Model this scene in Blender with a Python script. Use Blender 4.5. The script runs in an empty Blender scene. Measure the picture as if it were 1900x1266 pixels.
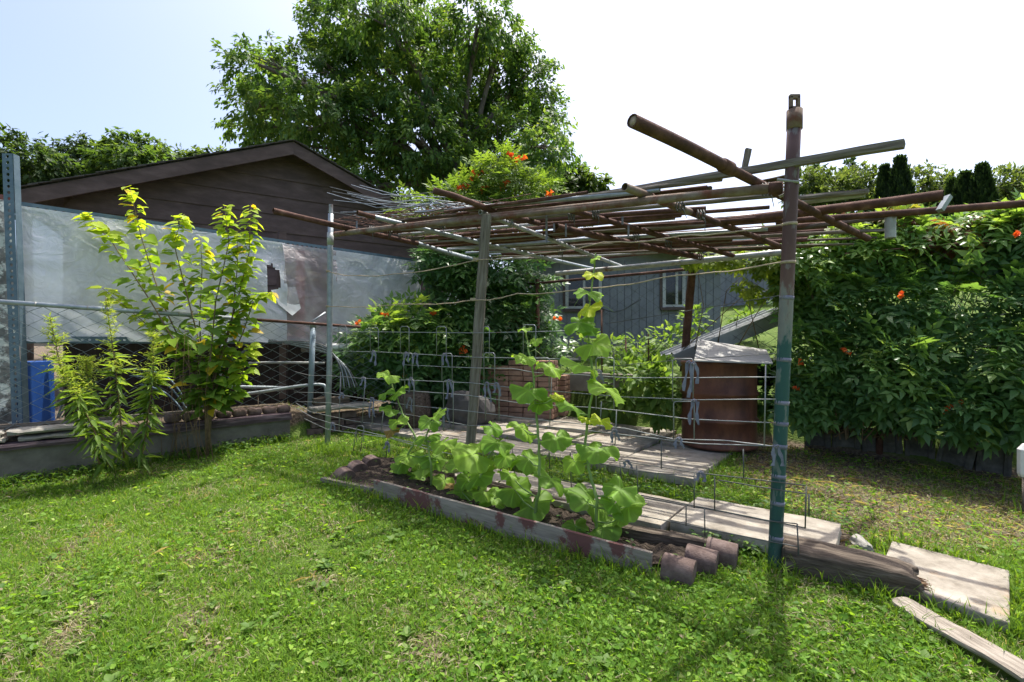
import bpy, bmesh, math, random
import numpy as np
from mathutils import Vector, Matrix, noise

random.seed(7)
rng = np.random.default_rng(11)
SC = bpy.context.scene
COL = SC.collection
PI = math.pi

# ------------------------------------------------------------------ camera, sky, sun, exposure
F, CX, CY, CAMH = 900.0, 950.0, 640.0, 1.25          # focal length and principal point in photo pixels
cam = bpy.data.cameras.new('camera')
cam.sensor_width = 36.0
cam.lens = F / 1900.0 * 36.0
cam.shift_y = 7.0 / 1900.0
cam.clip_start = 0.05
cam.clip_end = 1000.0
camo = bpy.data.objects.new('camera', cam)
COL.objects.link(camo)
camo.location = (0, 0, CAMH)
camo.rotation_euler = (PI / 2, 0, 0)
SC.camera = camo

SUN_EL, SUN_AZ = math.radians(68.5), math.radians(33)
world = bpy.data.worlds.new('World')
SC.world = world
world.use_nodes = True
wn = world.node_tree.nodes
wl = world.node_tree.links
for n_ in list(wn):
    wn.remove(n_)
wo = wn.new('ShaderNodeOutputWorld')
wb = wn.new('ShaderNodeBackground')
sky = wn.new('ShaderNodeTexSky')
sky.sky_type = 'NISHITA'
sky.sun_disc = False
sky.sun_elevation = SUN_EL
sky.sun_rotation = SUN_AZ
sky.air_density = 0.7
sky.dust_density = 4.5
sky.ozone_density = 1.0
wb.inputs['Strength'].default_value = 0.15
wl.new(sky.outputs[0], wb.inputs[0])
wl.new(wb.outputs[0], wo.inputs[0])

sun = bpy.data.lights.new('sun', 'SUN')
sun.energy = 3.1
sun.angle = math.radians(0.6)
sun.color = (1.0, 0.955, 0.87)
suno = bpy.data.objects.new('sun', sun)
COL.objects.link(suno)
sdir = Vector((math.sin(SUN_AZ) * math.cos(SUN_EL), math.cos(SUN_AZ) * math.cos(SUN_EL), math.sin(SUN_EL)))
suno.location = sdir * 60
suno.rotation_euler = (-sdir).to_track_quat('-Z', 'Y').to_euler()

vs = SC.view_settings
vs.view_transform = 'Standard'
vs.look = 'None'
vs.exposure = 1.24
vs.gamma = 1.0
vs.use_curve_mapping = False
SC.cycles.max_bounces = 8
SC.cycles.transparent_max_bounces = 12

# ------------------------------------------------------------------ helpers
def V(*a):
    return Vector(a)

def sstep(x, a, b):
    t = np.clip((np.asarray(x, float) - a) / (b - a), 0, 1)
    return t * t * (3 - 2 * t)

# terrain: lawn rising gently, a step behind the left wall, a step and a slope behind the back fence
W0 = (-4.18, 3.96); W1 = (-2.475, 5.43)                  # foot of the left retaining wall
wd = np.array([W1[0] - W0[0], W1[1] - W0[1]]); WL = float(np.hypot(*wd)); wd = wd / WL
wnrm = np.array([-wd[1], wd[0]])                          # points behind the wall
FA = np.array([0.3, 7.0]); FB = np.array([4.7, 4.0])     # back fence line
fd = (FB - FA) / np.linalg.norm(FB - FA); fn = np.array([-fd[1], fd[0]])

def ground(X, Y):
    X = np.asarray(X, float); Y = np.asarray(Y, float)
    z = 0.06 * np.clip(Y - 2.2, -1, 5.2)
    sl = (X - W0[0]) * wnrm[0] + (Y - W0[1]) * wnrm[1]
    tl = (X - W0[0]) * wd[0] + (Y - W0[1]) * wd[1]
    left = sstep(sl, 0.02, 0.14) * (1 - sstep(tl, WL + 0.15, WL + 0.9))
    z = z * (1 - left) + 0.47 * left
    s = (X - FA[0]) * fn[0] + (Y - FA[1]) * fn[1]
    t = (X - FA[0]) * fd[0] + (Y - FA[1]) * fd[1]
    r = sstep(t, 2.3, 3.4)
    hi = (0.85 * (1 - r) + 0.40 * r) + np.clip(s, 0, 3) * (0.05 * (1 - r) + 0.10 * r) + np.clip(s - 3, 0, 19) * 0.19
    b = sstep(s, -0.12, 0.3)
    lx = sstep(X, -9, 0.5)
    z2 = z * (1 - b) + hi * b
    return z * (1 - lx) + z2 * lx + 0.025 * np.sin(X * 1.7 + 1) * np.sin(Y * 1.3) * (1 - b)

def gz(x, y):
    return float(ground(x, y))

def ray(px, py):
    return (px - CX) / F, (CY - py) / F

def at(px, py, Y):                     # a point seen at this place of the photograph, Y metres away
    u, w = ray(px, py)
    return V(u * Y, Y, CAMH + w * Y)

def hz(px, py, z):                     # on a level plane
    u, w = ray(px, py)
    Y = (z - CAMH) / w
    return V(u * Y, Y, z)

def gp(px, py):                        # on the ground
    u, w = ray(px, py)
    lo, y = 1.2, 1.2
    while y < 40:
        if CAMH + w * y < gz(u * y, y):
            break
        y += 0.02
    return V(u * y, y, gz(u * y, y))

RA, RB, RC = -0.0732, 0.0250, 2.1597   # the pergola's roof plane
def rp(px, py, dz=0.0):
    u, w = ray(px, py)
    Y = (RC + dz - CAMH) / (w - RA * u - RB)
    return V(u * Y, Y, CAMH + w * Y)
PF = np.array([-1.95, 5.1]); pdir = np.array([0.811, -0.585]); pn = np.array([0.585, 0.811])
def fp(px, py, off=0.0):               # on the upright plane of the pergola's front row
    u, w = ray(px, py)
    Y = (off + PF @ pn) / (u * pn[0] + pn[1])
    return V(u * Y, Y, CAMH + w * Y)

class MB:
    def __init__(self):
        self.v = []; self.f = []
    def add(self, vs_, fs):
        b = len(self.v)
        self.v += [tuple(p) for p in vs_]
        self.f += [tuple(i + b for i in q) for q in fs]
        return self
    def tube(self, pts, r, n=8, cap=True):
        pts = [Vector(p) for p in pts]
        m = len(pts)
        rs = r if isinstance(r, (list, tuple)) else [r] * m
        t0 = (pts[1] - pts[0]).normalized()
        ref = V(0, 0, 1) if abs(t0.z) < 0.9 else V(1, 0, 0)
        a = t0.cross(ref).normalized()
        vs_ = []; fs = []
        for i, p in enumerate(pts):
            t = (pts[min(i + 1, m - 1)] - pts[max(i - 1, 0)]).normalized()
            a = (a - t * a.dot(t)).normalized()
            b = t.cross(a)
            for k in range(n):
                th = 2 * PI * k / n
                vs_.append(p + (a * math.cos(th) + b * math.sin(th)) * rs[i])
        for i in range(m - 1):
            for k in range(n):
                k2 = (k + 1) % n
                fs.append((i * n + k, i * n + k2, (i + 1) * n + k2, (i + 1) * n + k))
        if cap:
            fs.append(tuple(range(n - 1, -1, -1)))
            fs.append(tuple(range((m - 1) * n, m * n)))
        return self.add(vs_, fs)
    def pipe(self, a, b, r, ri=None, n=12):           # hollow pipe with open ends
        a = Vector(a); b = Vector(b); ri = ri or r * 0.82
        d = (b - a).normalized()
        s_ = d.cross(V(0, 0, 1)); L_ = (b - a).length; bw = random.uniform(-.008, .008) * L_; bz = random.uniform(-.012, .004) * L_ if L_ > .8 else 0
        self.tube([a.lerp(b, q / 6) + (s_ * bw + V(0, 0, bz)) * (math.sin(PI * q / 6)) for q in range(7)], r, n, cap=False)
        self.tube([b - d * 0.001, a + d * 0.001], ri, n, cap=False)
        ref = V(0, 0, 1) if abs(d.z) < 0.9 else V(1, 0, 0)
        x = d.cross(ref).normalized(); y = d.cross(x)
        for p in (a, b):
            vs_ = []
            for k in range(n):
                th = 2 * PI * k / n
                e = x * math.cos(th) + y * math.sin(th)
                vs_ += [p + e * r, p + e * ri]
            self.add(vs_, [(2 * k, 2 * k + 1, (2 * k + 3) % (2 * n), (2 * k + 2) % (2 * n)) for k in range(n)])
        return self
    def box(self, c, h, ax=None):
        c = Vector(c)
        ax = ax or (V(1, 0, 0), V(0, 1, 0), V(0, 0, 1))
        vs_ = [c + ax[0] * (sx * h[0]) + ax[1] * (sy * h[1]) + ax[2] * (sz * h[2]) for sz in (-1, 1) for sy in (-1, 1) for sx in (-1, 1)]
        return self.add(vs_, [(0, 2, 3, 1), (4, 5, 7, 6), (0, 1, 5, 4), (2, 6, 7, 3), (0, 4, 6, 2), (1, 3, 7, 5)])
    def prism(self, loop, off):
        loop = [Vector(p) for p in loop]; off = Vector(off); n = len(loop)
        return self.add(loop + [p + off for p in loop], [tuple(range(n - 1, -1, -1)), tuple(range(n, 2 * n))] + [(k, (k + 1) % n, (k + 1) % n + n, k + n) for k in range(n)])
    def mesh(self, name, org=None):
        o = Vector(org) if org is not None else V(0, 0, 0)
        me = bpy.data.meshes.new(name)
        me.from_pydata([(p[0] - o.x, p[1] - o.y, p[2] - o.z) for p in self.v], [], self.f)
        me.update()
        return me

ROOT = {}
def thing(name, label, cat, loc=(0, 0, 0), group=None):
    o = bpy.data.objects.new(name, None)
    o.empty_display_size = 0.1
    COL.objects.link(o)
    o.location = loc
    o['label'] = label; o['category'] = cat
    if group: o['group'] = group
    ROOT[o.name] = Vector(loc)
    return o
def org_of(parent):
    while parent is not None:
        if parent.name in ROOT: return ROOT[parent.name]
        parent = parent.parent
    return V(0, 0, 0)
def put(name, me, mat, parent=None, smooth=True, bevel=0.0, kind=None, label=None, mw=None):
    o = bpy.data.objects.new(name, me)
    COL.objects.link(o)
    if mat is not None and len(me.materials) == 0:
        me.materials.append(mat)
    if smooth:
        me.polygons.foreach_set('use_smooth', [True] * len(me.polygons))
    if parent is not None:
        o.parent = parent
    if mw is not None:
        m = mw.copy()
        if parent is not None:
            m.translation = m.translation - org_of(parent)
        o.matrix_local = m
    if bevel:
        md = o.modifiers.new('bevel', 'BEVEL'); md.width = bevel; md.segments = 2; md.limit_method = 'ANGLE'
    if kind: o['kind'] = kind
    if label: o['label'] = label
    return o
def part(name, mb, mat, parent, **k):
    return put(name, mb.mesh(name, org_of(parent)), mat, parent, **k)
def tag(o, label, cat, group=None):
    o['label'] = label; o['category'] = cat
    if group: o['group'] = group
    return o
def frame(a, b, up=(0, 0, 1)):           # matrix with local x from a to b, origin in the middle
    a = Vector(a); b = Vector(b); x = (b - a).normalized()
    y = Vector(up).cross(x).normalized(); z = x.cross(y)
    m = Matrix((x, y, z)).transposed().to_4x4()
    m.translation = (a + b) / 2
    return m
def solid(me_name, dims, cuts=(8, 2, 2), amp=0.004, scale=9.0, seed=0, taper=None):   # an uneven block in local space
    bm = bmesh.new()
    nx, ny, nz = cuts
    bmesh.ops.create_cube(bm, size=1.0)
    def cut(ax, k):
        for i in range(1, k):
            co = [0, 0, 0]; no = [0, 0, 0]; co[ax] = -0.5 + i / k; no[ax] = 1
            bmesh.ops.bisect_plane(bm, geom=bm.verts[:] + bm.edges[:] + bm.faces[:], plane_co=co, plane_no=no)
    cut(0, nx); cut(1, ny); cut(2, nz)
    for v in bm.verts:
        e = sum(1 for c in v.co if abs(abs(c) - 0.5) < 1e-4)
        p = V(v.co.x * dims[0], v.co.y * dims[1], v.co.z * dims[2])
        if taper: p = taper(p, v.co)
        q = p * scale + V(seed * 7.1, seed * 3.3, seed * 1.7)
        d = noise.noise_vector(q) * amp + noise.noise_vector(q * 3.1) * amp * 0.5
        if e >= 2:
            d -= V(math.copysign(1, v.co.x) * (abs(v.co.x) > .49), math.copysign(1, v.co.y) * (abs(v.co.y) > .49), math.copysign(1, v.co.z) * (abs(v.co.z) > .49)) * amp * 0.9
        v.co = p + d
    me = bpy.data.meshes.new(me_name)
    bm.to_mesh(me); bm.free()
    return me

# ------------------------------------------------------------------ materials
MATS = {}
def nodes_of(name):
    m = bpy.data.materials.new(name); m.use_nodes = True
    nt = m.node_tree; nt.nodes.clear()
    out = nt.nodes.new('ShaderNodeOutputMaterial')
    return m, nt, out
def ramp(nt, stops, fac):
    r = nt.nodes.new('ShaderNodeValToRGB')
    el = r.color_ramp.elements
    while len(el) < len(stops): el.new(0.5)
    for e, (p, c) in zip(el, stops):
        e.position = p; e.color = (*c, 1)
    nt.links.new(fac, r.inputs[0])
    return r.outputs[0]
def pmat(name, stops, scale=6.0, stretch=(1, 1, 1), rough=0.8, bump=0.3, metal=0.0, detail=8.0, bscale=None, spots=None, dist=0.01, spec=0.3):
    m, nt, out = nodes_of(name)
    L = nt.links
    tc = nt.nodes.new('ShaderNodeTexCoord'); oi = nt.nodes.new('ShaderNodeObjectInfo')
    ad = nt.nodes.new('ShaderNodeVectorMath'); ad.operation = 'ADD'
    sc_ = nt.nodes.new('ShaderNodeVectorMath'); sc_.operation = 'SCALE'; sc_.inputs['Scale'].default_value = 37.0
    cmb = nt.nodes.new('ShaderNodeCombineXYZ')
    for k in range(3): L.new(oi.outputs['Random'], cmb.inputs[k])
    L.new(cmb.outputs[0], sc_.inputs[0])
    L.new(tc.outputs['Object'], ad.inputs[0]); L.new(sc_.outputs[0], ad.inputs[1])
    mp = nt.nodes.new('ShaderNodeMapping'); mp.inputs['Scale'].default_value = stretch
    L.new(ad.outputs[0], mp.inputs[0])
    nz_ = nt.nodes.new('ShaderNodeTexNoise'); nz_.inputs['Scale'].default_value = scale; nz_.inputs['Detail'].default_value = detail
    nz_.inputs['Roughness'].default_value = 0.65
    L.new(mp.outputs[0], nz_.inputs[0])
    col = ramp(nt, stops, nz_.outputs[0])
    if spots:                                           # (colour, scale, low, high): patches with a shape of their own
        n2 = nt.nodes.new('ShaderNodeTexNoise'); n2.inputs['Scale'].default_value = spots[1]; n2.inputs['Detail'].default_value = 9
        n2.inputs['Roughness'].default_value = 0.7
        L.new(ad.outputs[0], n2.inputs[0])
        f = ramp(nt, [(spots[2], (0, 0, 0)), (spots[3], (1, 1, 1))], n2.outputs[0])
        mx = nt.nodes.new('ShaderNodeMix'); mx.data_type = 'RGBA'
        L.new(f, mx.inputs[0]); L.new(col, mx.inputs[6]); mx.inputs[7].default_value = (*spots[0], 1)
        col = mx.outputs[2]
    b = nt.nodes.new('ShaderNodeBsdfPrincipled')
    L.new(col, b.inputs['Base Color'])
    b.inputs['Roughness'].default_value = rough; b.inputs['Metallic'].default_value = metal
    b.inputs['Specular IOR Level'].default_value = spec
    if bump:
        n3 = nt.nodes.new('ShaderNodeTexNoise'); n3.inputs['Scale'].default_value = bscale or scale * 5; n3.inputs['Detail'].default_value = 6
        L.new(mp.outputs[0], n3.inputs[0])
        bp = nt.nodes.new('ShaderNodeBump'); bp.inputs['Strength'].default_value = bump; bp.inputs['Distance'].default_value = dist
        L.new(n3.outputs[0], bp.inputs['Height']); L.new(bp.outputs[0], b.inputs['Normal'])
    L.new(b.outputs[0], out.inputs[0])
    MATS[name] = m
    return m
def leafmat(name, rough=0.5, trans=0.4, spec=0.35):
    m, nt, out = nodes_of(name); L = nt.links
    at_ = nt.nodes.new('ShaderNodeAttribute'); at_.attribute_name = 'col'
    b = nt.nodes.new('ShaderNodeBsdfPrincipled'); b.inputs['Roughness'].default_value = rough
    b.inputs['Specular IOR Level'].default_value = spec
    L.new(at_.outputs['Color'], b.inputs['Base Color'])
    mu = nt.nodes.new('ShaderNodeMix'); mu.data_type = 'RGBA'; mu.blend_type = 'MULTIPLY'; mu.inputs[0].default_value = 1
    L.new(at_.outputs['Color'], mu.inputs[6]); mu.inputs[7].default_value = (1.7, 1.6, 0.6, 1)
    tr = nt.nodes.new('ShaderNodeBsdfTranslucent'); L.new(mu.outputs[2], tr.inputs[0])
    ms = nt.nodes.new('ShaderNodeMixShader'); ms.inputs[0].default_value = trans
    L.new(b.outputs[0], ms.inputs[1]); L.new(tr.outputs[0], ms.inputs[2]); L.new(ms.outputs[0], out.inputs[0])
    return m
M_leaf = leafmat('leaf', 0.5, 0.5, 0.18)
M_gloss = leafmat('leaf_glossy', 0.34, 0.45, 0.42)
M_grass = leafmat('grass_blade', 0.6, 0.42, 0.1)
M_petal = leafmat('petal', 0.5, 0.35, 0.3)
rust = pmat('rust', [(.25, (.030, .017, .013)), (.45, (.075, .036, .026)), (.6, (.115, .058, .042)), (.75, (.17, .105, .08))], 11, rough=.9, bump=.7, dist=.005, detail=12)
rustg = pmat('rust_grey', [(.3, (.09, .055, .04)), (.5, (.17, .12, .085)), (.72, (.25, .22, .18))], 7, rough=.8, bump=.4, dist=.004, spots=((.13, .05, .03), 5, .52, .62))
galv = pmat('galvanised', [(.3, (.21, .24, .26)), (.6, (.33, .365, .385))], 14, rough=.5, metal=.45, bump=.15, dist=.002, spec=.5)
galvr = pmat('galvanised_worn', [(.3, (.24, .25, .25)), (.6, (.40, .41, .40))], 8, rough=.6, metal=.3, bump=.2, dist=.002, spots=((.16, .08, .05), 6, .55, .66))
slotm = pmat('slotted_steel', [(.3, (.075, .12, .155)), (.65, (.135, .19, .23))], 10, rough=.5, metal=.25, bump=.15, dist=.002)
wood = pmat('weathered_wood', [(.28, (.06, .05, .04)), (.5, (.16, .138, .112)), (.72, (.27, .245, .21))], 3.0, stretch=(1.5, 22, 22), rough=.9, bump=.8, bscale=6, dist=.006)
woodd = pmat('dark_timber', [(.28, (.026, .019, .014)), (.5, (.080, .062, .046)), (.72, (.17, .14, .11))], 3.0, stretch=(1.5, 16, 16), rough=.9, bump=.9, bscale=6, dist=.008)
woodl = pmat('pale_board', [(.28, (.095, .078, .06)), (.5, (.24, .21, .172)), (.72, (.35, .315, .27))], 3.0, stretch=(1.2, 26, 26), rough=.9, bump=.8, bscale=6, dist=.006)
conc = pmat('concrete_slab', [(.28, (.11, .095, .074)), (.42, (.225, .20, .162)), (.58, (.31, .282, .235)), (.75, (.385, .355, .305))], 7, rough=.95, bump=.7, bscale=130, dist=.006, detail=12, spots=((.34, .225, .12), 2.2, .58, .72))
concd = pmat('concrete_wall', [(.3, (.095, .085, .068)), (.5, (.15, .138, .115)), (.7, (.205, .19, .16))], 4, rough=.95, bump=.6, bscale=70, dist=.006)
block = pmat('concrete_block', [(.3, (.045, .044, .040)), (.5, (.085, .083, .076)), (.7, (.135, .132, .122))], 9, rough=.95, bump=.8, bscale=90, dist=.005)
edger = pmat('brown_edging', [(.3, (.07, .048, .040)), (.5, (.125, .088, .075)), (.7, (.19, .142, .125))], 14, rough=.95, bump=.7, bscale=110, dist=.004)
brickm = pmat('brick', [(.3, (.17, .10, .072)), (.5, (.27, .165, .115)), (.7, (.36, .235, .17))], 6, rough=.95, bump=.5, bscale=80, dist=.003)
soil = pmat('soil', [(.3, (.018, .013, .010)), (.5, (.042, .031, .023)), (.7, (.085, .065, .048))], 12, rough=1.0, bump=1.0, bscale=60, dist=.03)
brown = pmat('brown_paint', [(.3, (.060, .042, .036)), (.5, (.088, .061, .053)), (.7, (.125, .09, .08))], 3, stretch=(1, 1, 3), rough=.75, bump=.25, bscale=40, dist=.003)
shing = pmat('shingle', [(.3, (.045, .043, .040)), (.5, (.075, .07, .064)), (.7, (.12, .112, .10))], 30, rough=.95, bump=.6, bscale=200, dist=.003)
bluep = pmat('blue_grey_paint', [(.3, (.150, .156, .174)), (.5, (.188, .195, .214)), (.7, (.225, .232, .25))], 4, rough=.8, bump=.2, dist=.003)
whitep = pmat('white_paint', [(.3, (.60, .60, .58)), (.6, (.78, .78, .76))], 6, rough=.6, bump=.1)
darkm = pmat('near_black', [(.3, (.012, .012, .012)), (.6, (.022, .021, .020))], 4, rough=.9, bump=0)
bark = pmat('bark', [(.3, (.06, .048, .038)), (.5, (.11, .09, .072)), (.7, (.17, .145, .12))], 6, stretch=(1, 1, .3), rough=.95, bump=.8, dist=.03)
stemg = pmat('green_stem', [(.3, (.14, .22, .05)), (.6, (.22, .32, .09))], 20, rough=.6, bump=.1)
stemb = pmat('brown_stem', [(.3, (.09, .06, .035)), (.6, (.19, .135, .08))], 20, rough=.8, bump=.3)
wire = pmat('grey_wire', [(.3, (.19, .20, .205)), (.6, (.30, .31, .31))], 12, rough=.5, metal=.4, bump=0, spots=((.16, .08, .05), 5, .6, .68))
wired = pmat('dark_wire', [(.3, (.05, .055, .055)), (.6, (.11, .115, .11))], 12, rough=.6, metal=.2, bump=0)
twine = pmat('twine', [(.3, (.26, .20, .13)), (.6, (.42, .34, .24))], 40, rough=.9, bump=0)
cloth = pmat('cloth_strip', [(.3, (.12, .12, .165)), (.6, (.21, .21, .265))], 20, rough=.9, bump=.3)
bluepl = pmat('blue_plastic', [(.3, (.012, .05, .20)), (.6, (.02, .075, .28))], 3, rough=.45, bump=.05)
redp = pmat('red_paint', [(.3, (.20, .02, .02)), (.6, (.38, .03, .035))], 6, rough=.7, bump=.2)
plum = pmat('plum_stained_timber', [(.28, (.035, .022, .026)), (.5, (.085, .058, .068)), (.72, (.20, .16, .175))], 3.0, stretch=(1.5, 18, 18), rough=.75, bump=.7, bscale=6, dist=.006)
boardm = pmat('grey_board_red_paint', [(.28, (.145, .12, .095)), (.5, (.235, .205, .17)), (.72, (.32, .285, .24))], 3.0, stretch=(1.5, 14, 14), rough=.9, bump=.6, bscale=6, dist=.004, spots=((.135, .062, .055), 3.6, .515, .56))
stone = pmat('pale_stone', [(.3, (.17, .158, .138)), (.5, (.26, .245, .215)), (.7, (.34, .325, .29))], 6, rough=.95, bump=.7, bscale=60, dist=.006)
peel = pmat('peeling_paint', [(.3, (.07, .075, .075)), (.5, (.15, .16, .16)), (.7, (.22, .235, .235))], 5, rough=.9, bump=.5, spots=((.50, .56, .55), 7, .50, .56))
sheetm = pmat('sheet_metal', [(.3, (.22, .24, .26)), (.6, (.33, .35, .37))], 5, rough=.5, metal=.4, bump=.1, spec=.5)
lidm = pmat('grey_plywood', [(.3, (.27, .265, .25)), (.6, (.36, .355, .335))], 4, stretch=(1, 8, 8), rough=.8, bump=.1)
terra = pmat('clay_shard', [(.3, (.30, .10, .05)), (.6, (.42, .16, .09))], 9, rough=.9, bump=.2)

def plastic_sheet():
    m, nt, out = nodes_of('plastic_sheet'); L = nt.links
    tc = nt.nodes.new('ShaderNodeTexCoord')
    nz_ = nt.nodes.new('ShaderNodeTexNoise'); nz_.inputs['Scale'].default_value = 1.6; nz_.inputs['Detail'].default_value = 8; nz_.inputs['Distortion'].default_value = 1.5
    L.new(tc.outputs['Object'], nz_.inputs[0])
    c = ramp(nt, [(.3, (.52, .56, .59)), (.5, (.68, .72, .75)), (.68, (.82, .85, .87))], nz_.outputs[0])
    b = nt.nodes.new('ShaderNodeBsdfPrincipled'); b.inputs['Roughness'].default_value = .35
    L.new(c, b.inputs['Base Color'])
    n3 = nt.nodes.new('ShaderNodeTexNoise'); n3.inputs['Scale'].default_value = 7; n3.inputs['Detail'].default_value = 5; n3.inputs['Distortion'].default_value = 2
    L.new(tc.outputs['Object'], n3.inputs[0])
    bp = nt.nodes.new('ShaderNodeBump'); bp.inputs['Strength'].default_value = .45; bp.inputs['Distance'].default_value = .05
    L.new(n3.outputs[0], bp.inputs['Height']); L.new(bp.outputs[0], b.inputs['Normal'])
    t = nt.nodes.new('ShaderNodeBsdfTranslucent'); L.new(c, t.inputs[0])
    tp = nt.nodes.new('ShaderNodeBsdfTransparent'); tp.inputs[0].default_value = (.9, .93, .95, 1)
    m1 = nt.nodes.new('ShaderNodeMixShader'); m1.inputs[0].default_value = .35
    L.new(b.outputs[0], m1.inputs[1]); L.new(t.outputs[0], m1.inputs[2])
    m2 = nt.nodes.new('ShaderNodeMixShader'); m2.inputs[0].default_value = .09
    L.new(m1.outputs[0], m2.inputs[1]); L.new(tp.outputs[0], m2.inputs[2])
    L.new(m2.outputs[0], out.inputs[0])
    return m
tarpm = plastic_sheet()
tarpc = tarpm.copy(); tarpc.name = 'clear_plastic'
for n_ in tarpc.node_tree.nodes:
    if n_.type == 'MIX_SHADER' and abs(n_.inputs[0].default_value - .09) < 1e-3: n_.inputs[0].default_value = .42
    if n_.type == 'VALTORGB':
        for e_, c_ in zip(n_.color_ramp.elements, ((.34, .30, .31), (.50, .46, .46), (.72, .70, .70))): e_.color = (*c_, 1)

def post_paint():                                   # green paint low down, pale chipped paint above, bare rust at the top
    m, nt, out = nodes_of('chipped_post_paint'); L = nt.links
    g = nt.nodes.new('ShaderNodeNewGeometry'); sx = nt.nodes.new('ShaderNodeSeparateXYZ'); L.new(g.outputs['Position'], sx.inputs[0])
    nz_ = nt.nodes.new('ShaderNodeTexNoise'); nz_.inputs['Scale'].default_value = 14; nz_.inputs['Detail'].default_value = 8
    nz_.inputs['Roughness'].default_value = .7
    mp = nt.nodes.new('ShaderNodeMapping'); mp.inputs['Scale'].default_value = (1, 1, .35); L.new(g.outputs['Position'], mp.inputs[0]); L.new(mp.outputs[0], nz_.inputs[0])
    ma = nt.nodes.new('ShaderNodeMath'); ma.operation = 'MULTIPLY_ADD'; ma.inputs[1].default_value = .9; L.new(nz_.outputs[0], ma.inputs[0]); L.new(sx.outputs[2], ma.inputs[2])
    dv = nt.nodes.new('ShaderNodeMath'); dv.operation = 'DIVIDE'; dv.inputs[1].default_value = 3.0; L.new(ma.outputs[0], dv.inputs[0])
    c = ramp(nt, [(.12, (.06, .085, .08)), (.20, (.012, .060, .052)), (.57, (.016, .075, .064)), (.595, (.15, .165, .145)), (.64, (.19, .18, .15)), (.67, (.12, .065, .048)), (.74, (.085, .040, .032)), (1, (.075, .034, .03))], dv.outputs[0])
    n2 = nt.nodes.new('ShaderNodeTexNoise'); n2.inputs['Scale'].default_value = 26; n2.inputs['Detail'].default_value = 8; L.new(mp.outputs[0], n2.inputs[0])
    f = ramp(nt, [(.56, (0, 0, 0)), (.62, (.5, .5, .5))], n2.outputs[0])
    mx = nt.nodes.new('ShaderNodeMix'); mx.data_type = 'RGBA'; L.new(f, mx.inputs[0]); L.new(c, mx.inputs[6]); mx.inputs[7].default_value = (.20, .21, .19, 1)
    b = nt.nodes.new('ShaderNodeBsdfPrincipled'); b.inputs['Roughness'].default_value = .65; L.new(mx.outputs[2], b.inputs['Base Color'])
    bp = nt.nodes.new('ShaderNodeBump'); bp.inputs['Strength'].default_value = .4; bp.inputs['Distance'].default_value = .004
    L.new(n2.outputs[0], bp.inputs['Height']); L.new(bp.outputs[0], b.inputs['Normal'])
    L.new(b.outputs[0], out.inputs[0])
    return m
postm = post_paint()

def glass_mat():
    m, nt, out = nodes_of('window_glass'); L = nt.links
    b = nt.nodes.new('ShaderNodeBsdfPrincipled'); b.inputs['Base Color'].default_value = (.02, .024, .03, 1); b.inputs['Roughness'].default_value = .06
    L.new(b.outputs[0], out.inputs[0]); return m
glassm = glass_mat()

def lawn_mat():
    m, nt, out = nodes_of('lawn_ground'); L = nt.links
    g = nt.nodes.new('ShaderNodeNewGeometry')
    at_ = nt.nodes.new('ShaderNodeAttribute'); at_.attribute_name = 'dirt_shade'
    n1 = nt.nodes.new('ShaderNodeTexNoise'); n1.inputs['Scale'].default_value = 3; n1.inputs['Detail'].default_value = 10; n1.inputs['Roughness'].default_value = .7
    n2 = nt.nodes.new('ShaderNodeTexNoise'); n2.inputs['Scale'].default_value = 45; n2.inputs['Detail'].default_value = 8
    L.new(g.outputs['Position'], n1.inputs[0]); L.new(g.outputs['Position'], n2.inputs[0])
    gr = ramp(nt, [(.3, (.045, .075, .016)), (.5, (.08, .125, .026)), (.7, (.125, .165, .045))], n1.outputs[0])
    di = ramp(nt, [(.3, (.055, .042, .030)), (.5, (.115, .09, .065)), (.7, (.19, .155, .11))], n2.outputs[0])
    ad = nt.nodes.new('ShaderNodeMath'); ad.operation = 'MULTIPLY_ADD'; ad.inputs[1].default_value = .5; L.new(n1.outputs[0], ad.inputs[0]); L.new(at_.outputs['Fac'], ad.inputs[2])
    f = ramp(nt, [(.45, (0, 0, 0)), (.75, (1, 1, 1))], ad.outputs[0])
    mx = nt.nodes.new('ShaderNodeMix'); mx.data_type = 'RGBA'; L.new(f, mx.inputs[0]); L.new(gr, mx.inputs[6]); L.new(di, mx.inputs[7])
    b = nt.nodes.new('ShaderNodeBsdfPrincipled'); b.inputs['Roughness'].default_value = .95; b.inputs['Specular IOR Level'].default_value = .1
    L.new(mx.outputs[2], b.inputs['Base Color'])
    bp = nt.nodes.new('ShaderNodeBump'); bp.inputs['Strength'].default_value = .8; bp.inputs['Distance'].default_value = .03
    L.new(n2.outputs[0], bp.inputs['Height']); L.new(bp.outputs[0], b.inputs['Normal'])
    L.new(b.outputs[0], out.inputs[0]); return m
lawnm = lawn_mat()

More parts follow.
